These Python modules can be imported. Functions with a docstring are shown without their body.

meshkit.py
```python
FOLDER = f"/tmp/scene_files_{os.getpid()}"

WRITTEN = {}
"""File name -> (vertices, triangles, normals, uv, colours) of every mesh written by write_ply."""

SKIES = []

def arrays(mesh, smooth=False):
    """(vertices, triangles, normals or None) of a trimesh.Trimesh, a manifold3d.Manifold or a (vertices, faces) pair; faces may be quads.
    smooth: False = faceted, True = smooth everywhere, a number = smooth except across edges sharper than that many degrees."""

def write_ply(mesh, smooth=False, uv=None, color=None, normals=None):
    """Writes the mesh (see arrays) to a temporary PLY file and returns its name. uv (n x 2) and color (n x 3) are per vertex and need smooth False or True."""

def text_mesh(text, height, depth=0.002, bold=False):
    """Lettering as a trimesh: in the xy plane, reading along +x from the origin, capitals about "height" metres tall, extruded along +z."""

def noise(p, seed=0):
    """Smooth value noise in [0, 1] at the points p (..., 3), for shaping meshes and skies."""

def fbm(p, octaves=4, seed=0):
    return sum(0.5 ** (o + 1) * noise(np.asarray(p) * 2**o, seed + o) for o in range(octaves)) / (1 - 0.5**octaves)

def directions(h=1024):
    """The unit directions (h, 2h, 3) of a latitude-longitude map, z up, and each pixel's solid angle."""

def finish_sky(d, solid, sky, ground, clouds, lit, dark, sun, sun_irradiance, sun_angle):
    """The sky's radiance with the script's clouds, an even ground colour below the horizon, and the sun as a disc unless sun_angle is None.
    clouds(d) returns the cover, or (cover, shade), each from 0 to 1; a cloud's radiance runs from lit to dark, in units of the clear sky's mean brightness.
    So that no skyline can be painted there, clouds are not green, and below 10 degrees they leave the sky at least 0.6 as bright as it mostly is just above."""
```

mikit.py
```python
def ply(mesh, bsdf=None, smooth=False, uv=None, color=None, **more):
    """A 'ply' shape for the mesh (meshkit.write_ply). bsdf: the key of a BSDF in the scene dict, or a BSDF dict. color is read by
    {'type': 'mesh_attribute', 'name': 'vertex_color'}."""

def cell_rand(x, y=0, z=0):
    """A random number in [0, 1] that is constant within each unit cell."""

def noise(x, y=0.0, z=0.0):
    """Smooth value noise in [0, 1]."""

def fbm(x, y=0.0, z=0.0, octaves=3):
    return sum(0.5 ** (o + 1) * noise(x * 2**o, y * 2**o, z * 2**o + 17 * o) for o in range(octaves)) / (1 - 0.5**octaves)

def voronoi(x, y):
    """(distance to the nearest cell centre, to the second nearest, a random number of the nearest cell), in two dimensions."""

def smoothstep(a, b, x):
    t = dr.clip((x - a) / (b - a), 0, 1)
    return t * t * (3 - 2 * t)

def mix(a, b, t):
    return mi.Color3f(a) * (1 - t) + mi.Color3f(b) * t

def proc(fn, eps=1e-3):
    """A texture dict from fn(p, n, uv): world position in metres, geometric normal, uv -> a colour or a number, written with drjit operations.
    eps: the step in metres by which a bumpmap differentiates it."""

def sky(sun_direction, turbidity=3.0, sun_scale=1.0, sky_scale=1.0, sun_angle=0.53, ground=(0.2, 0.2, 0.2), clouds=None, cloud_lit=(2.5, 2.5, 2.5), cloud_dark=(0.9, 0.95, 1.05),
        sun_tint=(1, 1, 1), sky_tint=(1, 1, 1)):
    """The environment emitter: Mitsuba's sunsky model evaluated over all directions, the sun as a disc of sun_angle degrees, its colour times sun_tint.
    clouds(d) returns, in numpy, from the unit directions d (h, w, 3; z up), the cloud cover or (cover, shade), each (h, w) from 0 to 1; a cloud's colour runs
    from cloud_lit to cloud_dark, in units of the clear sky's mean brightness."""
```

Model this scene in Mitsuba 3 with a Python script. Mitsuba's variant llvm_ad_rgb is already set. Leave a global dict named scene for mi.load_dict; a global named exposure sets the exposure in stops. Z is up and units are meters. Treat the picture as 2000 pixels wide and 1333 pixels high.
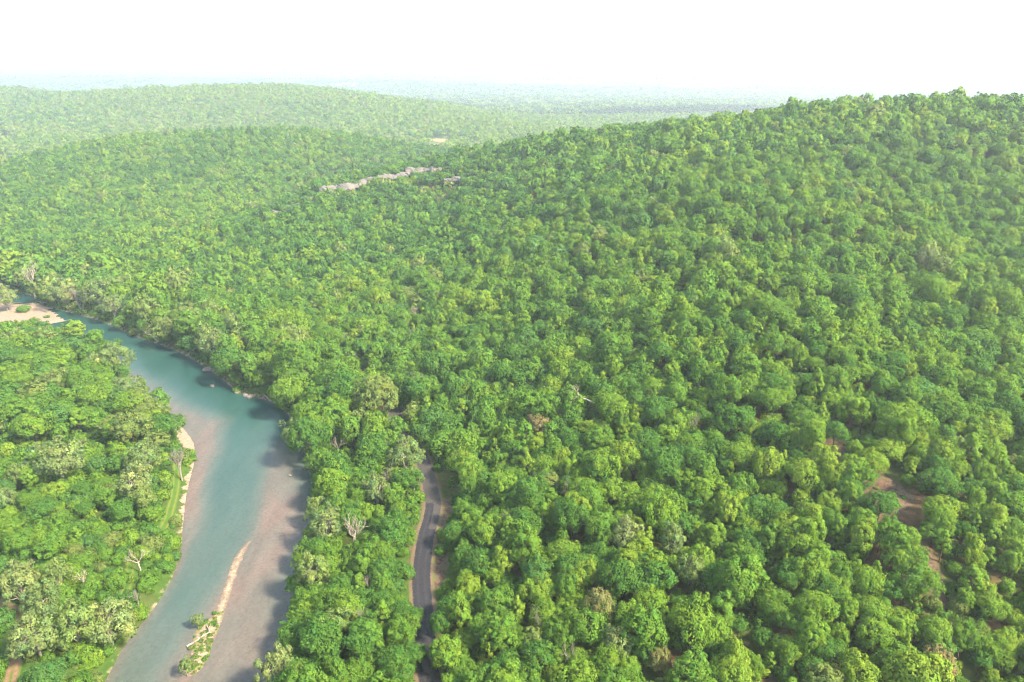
import math
import numpy as np, trimesh, shapely, shapely.affinity, drjit as dr, mitsuba as mi
import mikit, meshkit
from scipy.interpolate import RBFInterpolator
from scipy.spatial import cKDTree
T = mi.ScalarTransform4f
scene, labels = {}, {}

# ------------------------------------------------------------------ camera, sky, exposure, haze
CAM_H, PITCH, FOV = 130.0, math.radians(19.9), 70.0
scene['camera'] = {'type': 'perspective', 'fov': FOV, 'fov_axis': 'x', 'near_clip': 1.0, 'far_clip': 60000.0,
                   'to_world': T().look_at(origin=[0, 0, CAM_H], target=[0, math.cos(PITCH), CAM_H - math.sin(PITCH)], up=[0, 0, 1]),
                   'medium': {'type': 'ref', 'id': 'haze_air'}}
exposure = 3.2
scene['sky_light'] = mikit.sky([0.62, -0.36, 0.68], turbidity=3, sun_scale=1.35, sun_angle=8.0, sky_scale=0.95, ground=(0.06, 0.12, 0.04),
                               clouds=lambda d: 0.45 + 0.35 * np.exp(-(d[..., 2] / 0.25)**2), sky_tint=(0.95, 0.99, 1.06), cloud_lit=(2.48, 2.55, 2.72), cloud_dark=(1.2, 1.2, 1.25), sun_tint=(1.0, 0.98, 0.90))
scene['haze_air'] = {'type': 'homogeneous', 'albedo': {'type': 'rgb', 'value': [0.71, 0.83, 0.985]}, 'sigma_t': 2.8e-4,
                     'phase': {'type': 'hg', 'g': 0.42}}

# ------------------------------------------------------------------ survey of the valley (metres; river level z = 0)
CTL = np.array([(329.1, 494.8, 106.4), (282.7, 500.4, 107.2), (234.3, 502.0, 103.0), (202.5, 505.9, 101.9), (171.6, 511.7, 94.5), (140.0, 521.2, 91.4), (109.2, 540.3, 85.4), (92.8, 549.8, 82.3), (57.8, 569.1, 76.9), (20.3, 598.7, 70.3), (-21.5, 632.6, 61.2), (-58.3, 657.1, 55.4), (-91.0, 666.1, 51.0), (-128.4, 667.8, 40.9), (-159.3, 659.3, 32.1), (-183.7, 646.1, 25.1), (-199.1, 607.9, 22.3), (-218.7, 566.4, 16.4), (-232.9, 521.2, 9.1), (-241.2, 480.7, 3.1), (287.1, 421.3, 79.9), (229.7, 421.3, 79.9), (172.3, 421.3, 79.9), (120.4, 441.9, 77.9), (63.7, 464.8, 67.6), (0.0, 506.9, 51.9), (-58.8, 562.1, 28.1), (-111.3, 527.0, 19.1), (252.1, 361.4, 61.1), (198.9, 356.4, 62.0), (144.9, 346.3, 63.6), (99.4, 356.4, 62.0), (53.9, 384.6, 51.9), (0.0, 416.6, 37.4), (-46.2, 431.2, 19.0), (-98.7, 460.6, 12.0), (195.4, 303.8, 49.0), (149.5, 298.9, 50.1), (105.0, 294.0, 51.3), (68.3, 318.5, 45.5), (24.2, 334.0, 29.5), (-24.9, 339.4, 15.2), (-64.8, 353.8, 10.8), (174.3, 250.5, 42.8), (135.5, 246.7, 44.0), (89.3, 243.8, 44.9), (57.8, 262.9, 38.9), (21.0, 283.3, 21.6), (-10.5, 279.7, 11.8), (156.3, 219.1, 35.3), (111.8, 212.6, 37.9), (74.0, 219.1, 35.3), (42.0, 220.9, 25.6), (8.8, 227.1, 13.4), (-17.4, 222.3, 6.1), (141.0, 192.6, 29.7), (102.0, 189.0, 31.4), (76.3, 198.0, 27.1), (38.2, 195.4, 20.0), (7.8, 196.4, 10.8), (117.8, 165.4, 28.1), (64.8, 159.2, 16.9), (32.9, 161.8, 15.2), (6.4, 154.5, 12.6), (113.1, 146.3, 25.3), (105.1, 130.4, 16.4), (66.0, 129.5, 17.1), (34.0, 133.7, 13.8), (11.2, 130.1, 9.8), (91.4, 113.8, 8.8), (51.1, 114.5, 8.0), (10.4, 116.9, 5.7), (-312.6, 987.6, 57.7), (-235.3, 996.1, 51.9), (-159.6, 980.8, 38.9), (-110.7, 956.1, 29.6), (-390.7, 965.0, 54.1), (-472.6, 932.4, 52.1), (-511.9, 886.8, 43.8), (-539.7, 840.7, 33.9), (-553.2, 807.1, 29.2), (-263.3, 818.3, 30.7), (-382.3, 797.8, 32.9), (-176.5, 857.2, 20.7), (-375.3, 672.5, 10.0), (-285.7, 682.6, 8.4), (-439.0, 662.5, 11.7), (-340.3, 531.8, 3.0), (-294.1, 551.5, -1.3), (-245.3, 439.4, -2.5), (91.9, 181.6, 29.4), (95.9, 159.9, 28.2), (96.5, 140.2, 23.8), (-225.0, 665.0, 4.0), (-160.0, 735.0, 7.0), (-100.0, 800.0, 10.0), (-275.0, 600.0, 2.5), (-330.0, 545.0, 2.2), (-50.0, 860.0, 14.0), (300.0, 760.0, 40.0), (0.0, 850.0, 25.0), (500.0, 800.0, 45.0), (600.0, 500.0, 85.0), (500.0, 640.0, 70.0), (420.0, 560.0, 88.0), (300.0, 620.0, 78.0), (560.0, 300.0, 80.0), (470.0, 150.0, 25.0), (-350.0, 1150.0, 15.0), (-100.0, 1150.0, 12.0), (-600.0, 1000.0, 18.0), (-620.0, 800.0, 25.0), (-300.0, 250.0, 3.0), (-400.0, 400.0, 3.0), (-500.0, 550.0, 4.0), (-450.0, 100.0, 3.0), (-200.0, 120.0, 3.0), (-100.0, 60.0, 3.0), (100.0, 60.0, 3.0), (400.0, 60.0, 4.0), (-160.0, 200.0, 3.0), (-220.0, 300.0, 3.0), (-60.0, 180.0, 4.0), (-60.0, 300.0, 5.0), (0.0, 150.0, 4.5), (200.0, 1150.0, 10.0), (600.0, 1150.0, 20.0), (-19.6, 130.3, 5.0), (-24.2, 162.4, 5.0), (-24.5, 196.7, 5.0), (-33.7, 231.2, 5.0), (-43.9, 253.7, 5.0)])
LEFT_BANK = np.array([(-86.0, 40.0), (-89.0, 85.0), (-91.4, 122.2), (-92.9, 130.4), (-93.8, 137.9), (-94.0, 146.4), (-93.0, 154.8), (-93.8, 167.1), (-96.3, 178.6), (-102.0, 194.2), (-108.3, 212.0), (-113.1, 229.1), (-116.2, 238.1), (-120.9, 247.3), (-127.4, 256.2), (-134.9, 264.3), (-146.9, 277.3), (-164.3, 295.8), (-180.4, 315.9), (-197.2, 334.4), (-214.5, 350.3), (-232.9, 364.3), (-249.7, 376.7), (-263.1, 387.3), (-280.4, 407.0), (-296.1, 425.4), (-307.6, 429.7), (-327.9, 431.8)])
RIGHT_BANK = np.array([(-47.0, 40.0), (-50.0, 85.0), (-51.8, 122.2), (-52.8, 130.4), (-52.8, 137.9), (-53.5, 146.4), (-56.3, 156.7), (-57.8, 167.1), (-58.9, 179.8), (-60.9, 195.6), (-64.5, 212.0), (-69.6, 225.5), (-75.9, 238.5), (-79.9, 246.8), (-84.1, 254.9), (-92.7, 272.8), (-103.3, 283.9), (-119.1, 293.0), (-145.7, 323.0), (-172.1, 347.3), (-200.5, 366.7), (-219.6, 382.8), (-239.9, 397.4), (-259.7, 409.0), (-276.8, 419.1), (-291.4, 434.0), (-311.0, 447.6), (-345.2, 457.1)])
CHANNEL = np.array([(-312.6, 437.4), (-290.6, 427.5), (-247.2, 394.6), (-194.2, 352.6), (-168.4, 335.8), (-139.1, 311.0), (-111.3, 284.4), (-100.4, 271.8), (-98.7, 252.7), (-97.6, 232.7), (-93.0, 212.0), (-89.1, 199.8), (-87.3, 188.8), (-87.7, 178.6), (-87.7, 167.1), (-88.2, 152.8), (-89.0, 141.2), (-88.6, 130.4), (-86.9, 122.2)])
ROAD = np.array([(-12.0, 80.0), (-14.5, 100.0), (-16.8, 116.2), (-18.0, 125.4), (-18.9, 129.3), (-21.4, 143.7), (-22.0, 148.1), (-23.2, 155.0), (-24.2, 162.4), (-24.6, 170.6), (-24.8, 179.2), (-24.3, 188.6), (-24.5, 196.7), (-26.5, 206.7), (-27.5, 211.2), (-29.0, 217.1), (-31.8, 226.3), (-34.4, 232.7), (-37.4, 238.9), (-43.9, 253.7), (-46.8, 263.7), (-51.7, 275.0), (-59.6, 289.9), (-72.9, 311.8), (-90.2, 335.4)])
BAR = np.array([(-77.1, 186.1), (-77.3, 183.1), (-77.1, 177.4), (-76.7, 172.7), (-75.9, 167.1), (-75.3, 162.8), (-74.4, 157.7), (-73.6, 151.9), (-72.9, 145.5), (-72.4, 141.2), (-71.8, 137.1), (-72.1, 133.9), (-73.7, 132.0), (-75.5, 132.0), (-76.7, 135.5), (-77.7, 140.3), (-79.2, 146.4), (-78.9, 150.0), (-77.3, 151.9), (-77.1, 154.8), (-77.6, 159.7), (-78.6, 166.0), (-79.5, 171.6), (-80.1, 177.4), (-79.3, 182.3)])
SANDBAR = np.array([(-322.0, 423.3), (-311.0, 425.4), (-296.6, 422.2), (-293.1, 427.5), (-284.2, 421.2), (-274.1, 413.0), (-264.4, 403.1), (-253.6, 393.6), (-256.1, 390.0), (-261.1, 386.4), (-268.6, 384.6), (-276.2, 381.1), (-290.2, 376.7)])
BEACH = np.array([(-134.3, 263.4), (-127.4, 256.2), (-120.9, 247.3), (-116.2, 238.1), (-116.9, 236.5), (-121.1, 241.2), (-126.5, 248.5), (-131.8, 256.2)])

def sstep(a, b, x):
    t = np.clip((x - a) / (b - a), 0, 1)
    return t * t * (3 - 2 * t)

def nz(x, y, s, seed=0, octaves=3):
    return meshkit.fbm(np.stack([np.asarray(x) / s, np.asarray(y) / s, np.zeros_like(x) + 0.37], -1), octaves, seed) - 0.5

def spline(p, n):
    """Smooth open curve through p, n points per span (Catmull-Rom)."""
    p = np.asarray(p, float)
    q = np.vstack([2 * p[0] - p[1], p, 2 * p[-1] - p[-2]])
    out, t = [], np.arange(n)[:, None] / n
    for i in range(1, len(q) - 2):
        a, b, c, d = q[i - 1:i + 3]
        out.append(0.5 * (2 * b + (c - a) * t + (2 * a - 5 * b + 4 * c - d) * t**2 + (3 * b - a - 3 * c + d) * t**3))
    return np.vstack(out + [p[-1:]])

def axis(dense, lo, hi, growth=1.13, most=420.0):
    a = [dense[0]]
    s = dense[1] - dense[0]
    while a[0] > lo:
        s = min(s * growth, most); a.insert(0, a[0] - s)
    b = [dense[-1]]
    s = dense[-1] - dense[-2]
    while b[-1] < hi:
        s = min(s * growth, most); b.append(b[-1] + s)
    return np.array(a[:-1] + list(dense) + b[1:])

GX = axis(np.concatenate([np.arange(-420, -140, 4.0), np.arange(-140, 130, 2.2), np.arange(130, 420, 5.0)]), -21000, 21000)
GY = axis(np.concatenate([np.arange(90, 300, 2.4), np.arange(300, 470, 3.0), np.arange(470, 1100, 7.0)]), -1500, 21000, 1.1)
XX, YY = np.meshgrid(GX, GY)

def base_height(x, y):
    """Hills before the river and the road are cut in."""
    rbf = RBFInterpolator(CTL[:, :2] / 100, CTL[:, 2], kernel='thin_plate_spline', smoothing=0.02)
    q = np.stack([np.clip(x, -700, 700), np.clip(y, 40, 1250)], -1).reshape(-1, 2)
    uniq, inv = np.unique(q, axis=0, return_inverse=True)
    near = rbf(uniq / 100)[inv.ravel()].reshape(np.shape(x))
    near = np.maximum(near, 2.2 + 0 * near)
    crest = np.interp(x, [-2600, -1600, -1470, -1330, -1240, -1100, -880, -650, -450, -210, -60, 80, 300], [62, 80, 86, 68, 62, 76, 86, 90, 74, 46, 20, 6, 0])
    yc = np.interp(x, [-1500, -600, -200, 100], [2080, 2120, 1960, 1760])
    dy = (y - yc) / np.where(y < yc, np.interp(x, [-1500, 100], [400, 300]), 700)
    far = 5 + crest * np.exp(-dy**2) + 14 * nz(x, y, 900, 3) * sstep(1300, 2200, y) + 14 * np.exp(-(((x - 500) / 700)**2 + ((y - 2750) / 350)**2))
    far = far + np.interp(x, [-6500, -5200, -4100, -2600, -1200, 300], [80, 112, 126, 112, 96, 52]) * np.exp(-((y - 6900) / 900)**2)
    far = far + (60 + 120 * nz(x, y, 5000, 8)) * np.exp(-((y - 11500) / 2200)**2) + (70 + 90 * nz(x, y, 4000, 9)) * sstep(14500, 19000, y)
    w = np.maximum(sstep(1020, 1250, y), sstep(560, 800, np.abs(x)) * sstep(600, 900, y))
    near = near * (1 - sstep(600, 1600, np.abs(x)) * 0.9)
    return near * (1 - w) + far * w

RIVER = shapely.Polygon(np.vstack([spline(LEFT_BANK, 6), spline(RIGHT_BANK, 6)[::-1]])).buffer(0)
ROADC = spline(ROAD, 10)
ROAD_Z = 5.0

def signed(poly, x, y, reach=60):
    """Distance to the outline of poly, negative inside; only worked out near it."""
    out = np.full(np.shape(x), float(reach))
    b = poly.bounds
    m = (x > b[0] - reach) & (x < b[2] + reach) & (y > b[1] - reach) & (y < b[3] + reach)
    ring = np.array(poly.exterior.segmentize(1.0).coords)
    d = cKDTree(ring).query(np.stack([x[m], y[m]], -1))[0]
    out[m] = np.where(shapely.contains_xy(poly, x[m], y[m]), -d, np.minimum(d, reach))
    return out

def curve_distance(c, x, y):
    seg = np.vstack([np.linspace(c[i], c[i + 1], 6)[:-1] for i in range(len(c) - 1)] + [c[-1:]])
    return cKDTree(seg).query(np.stack([np.ravel(x), np.ravel(y)], -1))[0].reshape(np.shape(x))

ZZ = base_height(XX, YY)
local = (np.abs(XX) < 700) & (YY < 1250)
ZZ = ZZ + np.where(local, 2.4 * nz(XX, YY, 45, 1) * sstep(4, 14, ZZ) + 0.8 * nz(XX, YY, 14, 2), 0)
# three shallow ravines run down the right slope
for rav in ([(300, 250), (200, 270), (120, 320), (60, 380)], [(210, 205), (160, 240), (110, 262), (60, 300)], [(20, 470), (-20, 420), (-60, 360)]):
    ZZ = ZZ - 5.0 * np.exp(-(curve_distance(spline(rav, 6), XX, YY) / 13)**2)
RIVER_D = signed(RIVER, XX, YY)
on_right = XX > np.interp(YY, LEFT_BANK[:, 1], LEFT_BANK[:, 0]) + 16
bank = np.where(on_right, np.clip(RIVER_D * 0.75, -1.6, 3.0), np.clip(RIVER_D * 0.42, -1.6, 2.4))
w = sstep(3, 22, RIVER_D)
ZZ = np.where(RIVER_D < 60, bank * (1 - w) + ZZ * w, ZZ)
ROAD_D = curve_distance(ROADC, XX, YY)
w = sstep(4.2, 10, ROAD_D)
ZZ = ROAD_Z * (1 - w) + ZZ * w
SANDBAR_POLY = shapely.Polygon(SANDBAR).buffer(2)
sb = signed(SANDBAR_POLY, XX, YY)
ZZ = np.where(sb < 6, np.maximum(np.where(sb < 0, 0.12 + 0.5 * sstep(0, 9, -sb) + 0.3 * nz(XX, YY, 9, 5), -1.2), np.where(sb < 0, -9, ZZ * sstep(0, 6, sb) - 0.6 * (1 - sstep(0, 6, sb)))), ZZ)

def ground(x, y):
    """Height of the terrain mesh."""
    x, y = np.asarray(x, float), np.asarray(y, float)
    i = np.clip(np.searchsorted(GX, x) - 1, 0, len(GX) - 2)
    j = np.clip(np.searchsorted(GY, y) - 1, 0, len(GY) - 2)
    u, v = (x - GX[i]) / (GX[i + 1] - GX[i]), (y - GY[j]) / (GY[j + 1] - GY[j])
    a, b, c, d = ZZ[j, i], ZZ[j, i + 1], ZZ[j + 1, i], ZZ[j + 1, i + 1]
    return np.where(u > v, a + u * (b - a) + v * (d - b), a + v * (c - a) + u * (d - c))
# === TERRAIN END ===

# ------------------------------------------------------------------ places of single things (x, y, size) on the ground
PALE = [(-148.0, 211.4, 7.00, 'broad silvery pale green tree with white trunk, among left bank bushes'),
 (-159.0, 208.1, 3.32, 'small round pale green tree with white stems near left edge of photo'),
 (-118.1, 200.7, 4.97, 'pale silvery tree below the two-stemmed pale tree on the left bank'),
 (-123.3, 216.9, 5.47, 'pale tan-green tree with leaning white bare stems by the riverside lane'),
 (-155.9, 193.3, 3.13, 'pale tree cut by the left photo edge above the middle of the floodplain'),
 (-116.7, 155.8, 3.29, 'narrow upright silvery tree left of the standing white dead tree'),
 (-123.1, 150.9, 4.60, 'wide pale yellow-green willow-like tree near the left edge above the dirt bend'),
 (-114.4, 145.8, 3.49, 'pale yellow-green tree between the dirt bend and the narrow silvery tree'),
 (-108.2, 133.1, 4.87, 'pale cream tree with thick forked white limbs in the lower left corner'),
 (-101.2, 137.7, 4.76, 'large pale cream tree beside the white forked tree in the lower left'),
 (-95.5, 140.2, 5.56, 'large cream-green tree on the left bank edge near the bottom of photo'),
 (-79.7, 241.7, 4.90, 'pale cream tree leaning over the right river bank at the wide bend'),
 (-53.2, 177.7, 4.51, 'yellowish pale tree left of the big white dead tree by the road'),
 (-51.5, 156.0, 3.94, 'pale yellow-green tree at the right bank water edge across from gravel bar tip'),
 (-51.2, 125.9, 4.03, 'pale cream tree at the bottom edge on the right bank of the river'),
 (-35.0, 214.8, 5.58, 'tall pale tree with white stems where the road disappears under trees'),
 (-31.3, 203.9, 2.61, 'small white-green tree touching the left road edge at the bend'),
 (-40.7, 136.1, 3.78, 'olive yellow tree right of the river near the bottom of photo'),
 (-262.2, 412.2, 7.77, 'pale silvery tree on the far bank left of the grey leafless tree'),
 (-235.6, 401.0, 8.44, 'tall cream-green tree on the far bank right of the grey leafless tree'),
 (-221.5, 388.5, 6.52, 'pale tree with slanting white stem at the far river bank'),
 (-229.4, 415.5, 7.53, 'rounded pale green tree on the far bank behind the slanting white stem'),
 (-296.0, 409.4, 6.55, 'tall yellow pale leaning tree at the sandbar on the left edge'),
 (-176.3, 379.1, 5.00, 'small pale round tree on the hill side of far bank woods'),
 (-139.7, 323.6, 6.26, 'pale green tree in the middle of the far bank woods over teal water'),
 (-145.8, 360.0, 5.83, 'pale pointed tree behind the far bank woods'),
 (-182.1, 296.7, 4.92, 'whitish crown in the middle of left floodplain woods'),
 (-176.4, 302.7, 7.48, 'broad tan-green tree at upper end of left floodplain by the water'),
 (-156.5, 272.2, 6.01, 'yellow rounded tree on left floodplain near river'),
 (42.0, 142.4, 3.12, 'pale olive tree on right slope near the bottom centre'),
 (29.0, 156.1, 3.61, 'dull olive tree on right slope above the bottom centre'),
 (39.8, 154.1, 3.19, 'light olive tree right of the dull olive tree on the lower slope'),
 (22.5, 125.1, 3.07, 'yellow olive tree near the bottom edge right of photo centre'),
 (119.7, 175.8, 3.18, 'cream flowering crown on the slope right of the bare dirt clearing'),
 (177.8, 306.4, 4.38, 'single yellow pointed tree on the shaded upper right slope'),
 (-94.2, 299.8, 5.41, 'pale green tree above the far bank woods near mid river'),
 (-41.5, 194.7, 3.92, 'pale tree left of the road bend beside grey twiggy crown'),
 (-59.3, 190.8, 3.10, 'small pale tree on the right bank edge below the leaning branch')]
TAN = [(19.8, 133.9, 3.56, 'tan brown flushed tree near bottom centre of the slope'),
 (9.2, 220.0, 3.60, 'pinkish tan young tree on the lower middle slope'),
 (31.1, 122.2, 2.38, 'brownish olive tree at the bottom edge, right of centre'),
 (86.6, 117.4, 3.34, 'tan olive tree at the bottom right below the dirt strip')]
CLEAR_TREES = [(87.77, 166.30, 0.82), (91.98, 186.60, 0.64), (94.90, 171.04, 0.68), (94.83, 179.82, 0.46), (90.53, 148.15, 0.58)]
BARE = [(-44.8, 175.1, 4.45, 1.0, 'large white dead tree with spreading bare branches left of the road'),
 (-0.6, 172.7, 3.25, 0.8, 'grey dead crown on slope right of the road'),
 (-37.6, 203.0, 3.57, 0.8, 'grey twiggy leafless tree left of road bend'),
 (-43.1, 221.8, 3.49, 0.8, 'brownish grey leafless tree beside the tall pale tree'),
 (-61.3, 229.8, 3.06, 0.7, 'small dark grey leafless crown near right river bank'),
 (-35.9, 151.6, 2.32, 1.1, 'thin upright dead tree left of road in lower part'),
 (-34.7, 137.8, 2.28, 0.9, 'grey dead twigs between river and road near the bottom'),
 (54.9, 199.6, 2.65, 1.5, 'tall standing dead trunk on right slope with few branches'),
 (16.3, 180.1, 2.04, 0.7, 'small grey dead crown on middle lower slope'),
 (-110.1, 156.5, 2.25, 1.3, 'standing white dead tree on the left floodplain'),
 (-101.2, 166.2, 3.46, 0.8, 'white sprawling dead tree by the grass lane on left bank'),
 (-95.5, 152.4, 2.34, 0.7, 'low grey dead tree on left bank bushes near water'),
 (-248.6, 402.9, 6.16, 1.3, 'grey leafless tree with purple tinge on far river bank'),
 (-296.7, 437.0, 7.26, 1.2, 'forked white bare tree on far bank at left edge of photo'),
 (-104.0, 432.8, 3.75, 1.0, 'small pinkish grey dead tree on middle of main hillside'),
 (-48.2, 356.9, 3.40, 0.9, 'grey dead snag with short branches on central hillside'),
 (-81.5, 334.4, 3.23, 0.8, 'grey dead snag low on the hillside left of centre'),
 (-36.1, 324.1, 3.37, 0.7, 'crooked dead snag below the central hillside snag'),
 (-72.5, 308.6, 3.24, 0.7, 'low grey dead branches at the foot of the hillside'),
 (-39.3, 272.4, 4.35, 1.0, 'brown grey leafless tree at the hill foot above the hidden road'),
 (5.5, 133.5, 2.32, 0.8, 'grey dead twigs among green crowns near bottom centre'),
 (-100.6, 305.2, 4.59, 0.9, 'grey purple leafless tree in the right bank woods'),
 (-95.7, 282.9, 3.87, 0.7, 'dark grey twiggy crown below the grey purple leafless tree'),
 (-48.4, 325.8, 2.66, 0.8, 'tiny grey snag on the hillside between two other snags'),
 (-112.0, 217.4, 3.79, 1.6, 'tall slim whitish tree with sparse leaves on left bank beach'),
 (12.0, 123.1, 1.64, 0.7, 'grey leafless twigs at the bottom edge of the slope')]
FALLEN = [(27.0, 222.3, 6.19, 'large pale fallen dead tree lying on the middle slope'),
 (-73.6, 221.0, 3.00, 'fallen white branch reaching over water at right bank'),
 (-56.1, 143.8, 1.76, 'small bare branch hanging over dark water at right bank'),
 (-184.9, 357.2, 5.84, 'leaning white trunk over teal water on the far bank'),
 (-103.3, 284.0, 3.92, 'leaning pale trunk at the far bank beside the boulders')]
BOULDERS = [(-142.7, 318.6, 2.41, 'long pale grey boulder at the far water edge'),
 (-119.7, 292.4, 1.23, 'rounded white boulder at the river bend'),
 (-115.3, 289.4, 1.00, 'small grey boulder beside the rounded white boulder'),
 (-112.9, 287.2, 0.88, 'small tan boulder at the bend close to leaning trunk'),
 (-133.5, 311.4, 1.06, 'low dark boulder right of the long pale boulder'),
 (-133.8, 299.5, 0.91, 'dark rock just above water in the teal pool')]
ROCKS = [(-154.5, 618.9, 10.3, 11.2), (-149.1, 624.3, 6.9, 9.5), (-138.8, 619.0, 10.3, 9.4), (-128.9, 621.7, 6.9, 6.0), (-124.7, 627.5, 11.3, 6.9), (-117.1, 629.2, 12.1, 6.9), (-109.4, 630.2, 7.8, 6.1), (-101.4, 629.5, 10.4, 6.9), (-91.1, 631.4, 6.9, 4.3), (-82.1, 636.1, 12.2, 7.9), (-71.8, 638.2, 10.5, 5.3), (-64.2, 632.2, 6.1, 6.1), (-51.3, 605.4, 5.8, 6.7), (-43.1, 602.0, 7.5, 7.5), (-167.4, 614.5, 7.7, 4.3), (-185.0, 602.6, 6.7, 4.2), (-188.6, 586.2, 5.7, 3.3), (-178.6, 603.2, 4.2, 2.9)]
CLEARING = np.array([(91.3, 190.5), (94.9, 189.2), (97.7, 183.9), (96.0, 178.2), (100.2, 170.7), (102.7, 161.9), (97.4, 157.6), (94.5, 155.4), (92.7, 157.6), (92.5, 163.7), (94.2, 170.7), (89.9, 176.6), (86.2, 179.3), (87.3, 185.0)])
STRIP = np.array([(97.0, 148.7), (96.6, 145.1), (96.6, 141.3), (96.3, 136.8), (96.5, 132.6), (96.1, 129.2)])
LANE = np.array([(-118.0, 227.2), (-114.6, 219.2), (-111.1, 209.9), (-108.2, 200.5), (-105.7, 191.5), (-104.8, 182.7), (-107.4, 175.0), (-105.0, 167.9), (-102.5, 161.5), (-101.4, 156.5), (-101.8, 152.7)])
TRACK = np.array([(-136.2, 155.0), (-131.0, 153.1), (-126.0, 150.5), (-122.7, 148.2), (-119.7, 145.2), (-117.2, 141.6), (-116.0, 138.2), (-115.2, 135.7), (-113.7, 131.8), (-111.4, 126.8), (-108.8, 121.7)])
FIELDS = [[(-1083.4, 1555.6), (-1016.8, 1536.4), (-991.4, 1483.5), (-1024.5, 1466.8)],
 [(-852.5, 1211.9), (-794.5, 1227.7), (-772.5, 1154.4), (-772.5, 1093.8)],
 [(-158.6, 1424.1), (-125.8, 1449.1), (-117.4, 1348.3), (-139.8, 1298.9)],
 [(-166.3, 1496.7), (-154.4, 1520.4), (-118.9, 1513.7), (-107.3, 1465.6), (-138.3, 1456.7)],
 [(-189.2, 1421.6), (-167.4, 1416.7), (-165.4, 1399.6), (-186.5, 1400.7)],
 [(1337.4, 6743.8), (1822.4, 6894.2), (3031.4, 9865.0), (1865.7, 6409.1), (1304.6, 6359.7)],
 [(1679.7, 6036.9), (1950.4, 6135.6), (1906.6, 5692.4), (1700.5, 5829.8)],
 [(-348.5, 10553.8), (471.6, 11913.4), (1388.7, 11824.2), (1297.8, 11433.1), (-89.9, 6804.2)],
 [(1997.6, 5682.9), (2284.2, 5741.5), (2183.5, 5484.6), (1927.7, 5379.0)],
 [(738.9, 4942.4), (897.8, 5159.8), (862.5, 4954.8), (722.0, 4722.3)],
 [(3087.6, 6391.6), (3683.2, 6551.3), (3583.1, 6369.6), (3065.2, 6256.7)]]
HOUSES = [(-194.5, 1425.3), (-145.5, 3700.3)]
MAST = [(-812.7, 2786.1)]
BAR_LOGS = [(-76.5, 143.7), (-75.5, 146.7)]
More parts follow.
